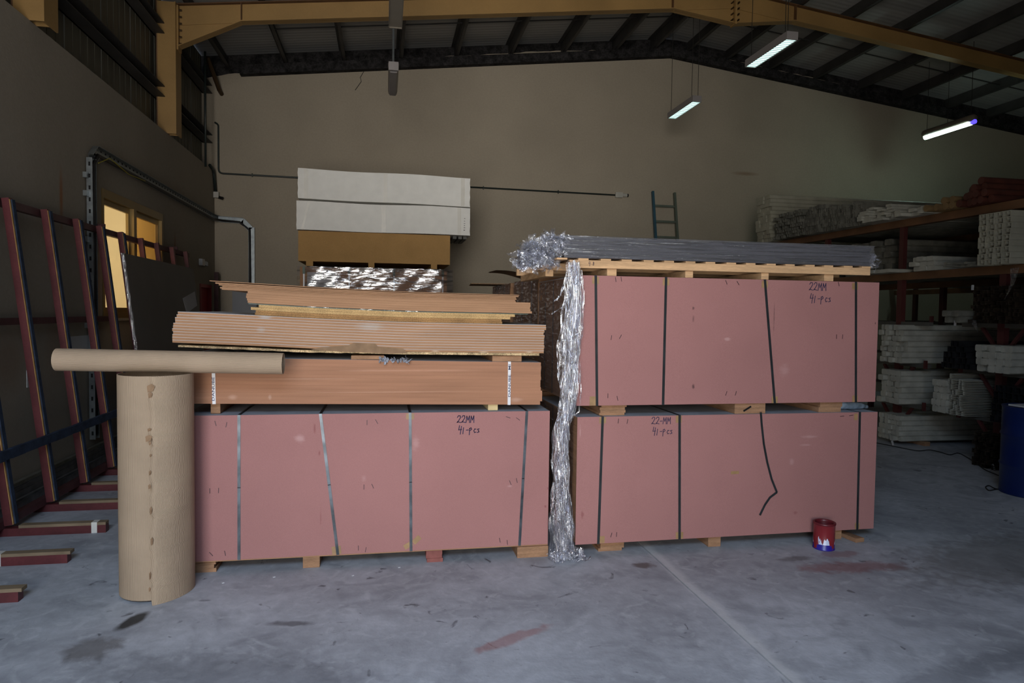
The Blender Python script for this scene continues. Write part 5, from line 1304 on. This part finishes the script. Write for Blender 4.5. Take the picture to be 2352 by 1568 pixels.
pile('scrap_profile_pile', 'tangled dark brown scrap profiles below the long beam, right edge', 6.33, 1.681, 15, 10, 0.042, 0.043, 'prof_brown', sec_E, seed=10, jit=.07, t_=.003, rag=.3, ln=2.2)
o = pile('profile_bundle', 'film-wrapped grey profile sticking out left of the tangled scrap', 7.02, 1.681, 3, 2, 0.08, 0.075, 'prof_grey', sec_solid, seed=11, jit=.05, x0=6.75, ln=2.5)
pile('profile_bundle', 'stack of cream channel profiles with open ends standing on the long lower beam', 6.50, 2.356, 4, 9, 0.105, 0.066, 'prof_cream', sec_channel, seed=12, jit=.012, t_=.009, x0=6.85, gap=.004)
pile('scrap_profile_pile', 'dark brown profile offcuts on the floor left of the blue drum', 6.60, 0.001, 7, 8, 0.045, 0.050, 'prof_brown', sec_E, seed=13, jit=.05, t_=.004, rag=.4, x0=6.9, ln=1.3)
pile('scrap_profile_pile', 'low heap of dark tubes on the floor right behind the drum', 6.22, 0.001, 5, 4, 0.06, 0.05, 'prof_dark', sec_box, seed=14, jit=.08, t_=.004, rag=.5, x0=7.1, ln=1.4)
pile('profile_bundle', 'grey white wrapped blocks lying on the lower long beam, left part', 7.72, 2.356, 3, 3, 0.12, 0.062, 'prof_white', sec_solid, seed=15, jit=.05, x0=6.95, ln=1.6)
pile('profile_bundle', 'few thin pale profiles on the lower beam next to the pallet load', 8.3, 2.356, 5, 1, 0.1, 0.05, 'prof_white', sec_solid, seed=16, jit=.12, x0=6.85)
pile('profile_bundle', 'thin pale strips on the lower beam left of the cream channels', 7.02, 2.356, 5, 2, 0.05, 0.03, 'prof_grey', sec_solid, seed=17, jit=.15, x0=6.85)
# dark goods deep in the middle bay
pile('profile_bundle', 'dark grey profiles filling the middle shelf deep in shadow', 8.9, 2.356, 8, 6, 0.15, 0.09, 'prof_grey', sec_solid, seed=18, jit=.1, x0=7.4)
pile('profile_bundle', 'dark grey profiles in shadow on the middle shelf, farthest back', 10.6, 2.356, 10, 5, 0.15, 0.1, 'prof_grey', sec_solid, seed=19, jit=.1, x0=7.2)
# upper shelf
pile('profile_bundle', 'big cream bundle of long channels at the far end of the upper shelf', 11.44, 3.091, 4, 12, 0.12, 0.071, 'prof_cream', sec_solid, seed=20, jit=.03, x0=6.9)
tag(part('dark_block', box(6.98, 7.08, 11.425, 11.436, 3.69, 3.82), 'galv_dark'), 'small black slot mark on the big cream bundle', 'marking') if False else None
pile('profile_bundle', 'small square profile ends on the upper shelf in front of the big cream bundle', 10.35, 3.091, 12, 8, 0.07, 0.055, 'prof_grey', sec_box, seed=21, jit=.05, t_=.006, rag=.4)
pile('profile_bundle', 'alternating dark and pale profile ends on the upper shelf', 9.85, 3.091, 8, 7, 0.06, 0.062, 'prof_grey', sec_channel, seed=22, jit=.04, t_=.007, rag=.3)
pile('profile_bundle', 'notched channel ends on the upper shelf, middle of the row', 9.0, 3.091, 13, 6, 0.065, 0.060, 'prof_grey', sec_channel, seed=23, jit=.05, t_=.008, rag=.5)
pile('profile_bundle', 'flat pale strips on the upper shelf beside the notched channels', 8.35, 3.091, 6, 6, 0.10, 0.035, 'prof_white', sec_solid, seed=24, jit=.10, rag=.5)
pile('profile_bundle', 'low pale box profiles at the near end of the upper shelf', 7.75, 3.091, 5, 2, 0.11, 0.05, 'prof_white', sec_solid, seed=25, jit=.1, rag=.3)
def rolls(label, spec, m, band=False):
    t = thing('wrapped_roll_pile', label, 'roll pile', (8.5, spec[0][0], spec[0][1]-0.05))
    for k, (y, z, x0) in enumerate(spec):
        part('roll', MB().tube([(x0, y, z), (x0+3.2, y, z)], 0.045, 14), m, t, smooth=False)
        if band and k in (2, 3): part('tape_band', MB().tube([(x0+0.55, y, z), (x0+0.63, y, z)], 0.0465, 14), 'black', t)
    return t
rolls('tan paper-wrapped rolls with a black tape band on the upper shelf', [(7.68, 3.137, 6.80), (7.58, 3.137, 6.86), (7.48, 3.137, 6.9), (7.53, 3.215, 6.92), (7.38, 3.137, 6.9), (7.43, 3.215, 6.95)], 'prof_tan', True)
rolls('red-brown wrapped rolls on top of the rack at the right edge', [(7.27, 3.137, 6.9), (7.17, 3.137, 6.95), (7.07, 3.137, 6.92), (7.22, 3.215, 6.95), (7.12, 3.215, 6.9), (6.97, 3.137, 6.9), (6.87, 3.137, 6.95), (7.17, 3.293, 6.98), (7.02, 3.215, 6.88), (6.92, 3.215, 6.9), (7.07, 3.293, 6.9), (6.97, 3.293, 6.95), (7.02, 3.371, 6.95)], 'prof_red')

# hanging film shreds on the rack
for k, (pts_, la) in enumerate(((((2330, 615), (2325, 650), (2305, 690)), 'torn film shred hanging from the cream channel stack'), (((2233, 735), (2240, 750), (2246, 765)), 'bright film shred below the tangled scrap pile'))):
    P = [on_plane(a, b, 0, 6.8) for a, b in pts_]; mb = MB()
    for i, (p, q) in enumerate(zip(P, P[1:])):
        w0, w1_ = (.06, .03) if i == 0 else (.03, .004)
        mb.add([p+Vector((0, -w0, 0)), p+Vector((0.01, w0, 0)), q+Vector((0.01, w1_, 0)), q+Vector((0, -w1_, 0))], [(0, 1, 2, 3)])
    tag(part('film_shred', mb, 'film_tuft', recalc=False), la, 'plastic film')
for (a, b, la) in ((2194, 742, 'white paper tag hanging below the film-wrapped grey profile'), (2234, 660, 'white paper tag on the dark scrap profile pile'), (2052, 1018, 'white tag at the foot of the floor pile of pale profiles'), (2284, 1073, 'white tag lying by the dark offcuts left of the drum')):
    p = on_plane(a, b, 0, 6.79) if b < 1000 else on_plane(a, b, 2, 0.03)
    o = part('paper_tag', MB().beam(p+Vector((0, 0, -.03)), p+Vector((0, .0 if b < 1000 else .03, .03)), 0.003, 0.035, up=(0, 1, 0)), 'paper'); tag(o, la, 'paper tag')

# drum
DC = (6.36, 5.66, 0.0)
t = thing('steel_drum', 'blue steel drum with rolling hoops at the right edge of the picture', 'drum', DC)
part('body', MB().lathe([(0, 0.01), (.27, .01), (.285, 0), (.288, .01), (.283, .02), (.283, .27), (.292, .285), (.292, .295), (.283, .31), (.283, .57), (.292, .585), (.292, .595), (.283, .61), (.283, .85), (.289, .86), (.289, .87), (.28, .872), (.272, .86), (0, .858)], DC, 48), 'drum', t, smooth=True)
part('bung', MB().lathe([(0, .885), (.03, .885), (.035, .86)], (6.25, 5.55, 0), 16), 'galv', t)
tag(part('paper_sheaf', box(6.12, 6.45, 5.45, 5.75, 0.874, 0.889), 'paper'), 'white papers lying on top of the blue drum', 'paper')

# cable on the floor
def fl_cable(lst, label, r_=0.006):
    P = [on_plane(a, b, 2, r_+.001) for a, b in lst]
    Q = [P[0]]
    for i in range(len(P)-1):
        p0, p1, p2, p3 = P[max(0, i-1)], P[i], P[i+1], P[min(len(P)-1, i+2)]
        for k in range(1, 7):
            f = k/6; Q.append(0.5*((2*p1)+(-p0+p2)*f+(2*p0-5*p1+4*p2-p3)*f*f+(-p0+3*p1-3*p2+p3)*f**3))
    for q in Q: q.z = r_+.001
    tag(part('floor_cable', MB().tube(Q, r_, 6), 'cable', smooth=True), label, 'cable')
fl_cable([(2000, 1014), (2030, 1020), (2060, 1026), (2085, 1031), (2110, 1035), (2135, 1033), (2160, 1038), (2182, 1044), (2200, 1040), (2218, 1048), (2240, 1062), (2262, 1078), (2290, 1090), (2312, 1100)], 'black cable wandering over the floor from the pink bundles to the drum')
fl_cable([(2312, 1125), (2290, 1123), (2272, 1126), (2264, 1118), (2272, 1115), (2284, 1121), (2296, 1124)], 'small loop of black cable on the floor beside the drum')
# small things on the floor
tag(part('metal_bit', MB().beam(Vector((0.70, 4.665, 0.006)), Vector((0.73, 4.60, 0.006)), 0.008, 0.006), 'alu_bright'), 'tiny bright metal bit on the floor before the left pink bundle', 'metal scrap')
for k, (x, y) in enumerate(((-0.7, 4.55), (-0.2, 4.5), (0.1, 4.6), (-1.0, 4.5))):
    tag(part('debris_chip', MB().beam(Vector((x, y, 0.003)), Vector((x+.012, y+.008, 0.003)), 0.008, 0.005), 'paper'), 'tiny pale chip on the floor, %s' % ['third from the standing roll', 'second from the hanging film', 'nearest the hanging film', 'nearest the standing roll'][k] if False else 'tiny pale chip on the floor before the left pink bundle, '+['second from the standing roll', 'third from the standing roll', 'nearest the film', 'nearest the roll'][k], 'debris', 'pale chips on the floor')
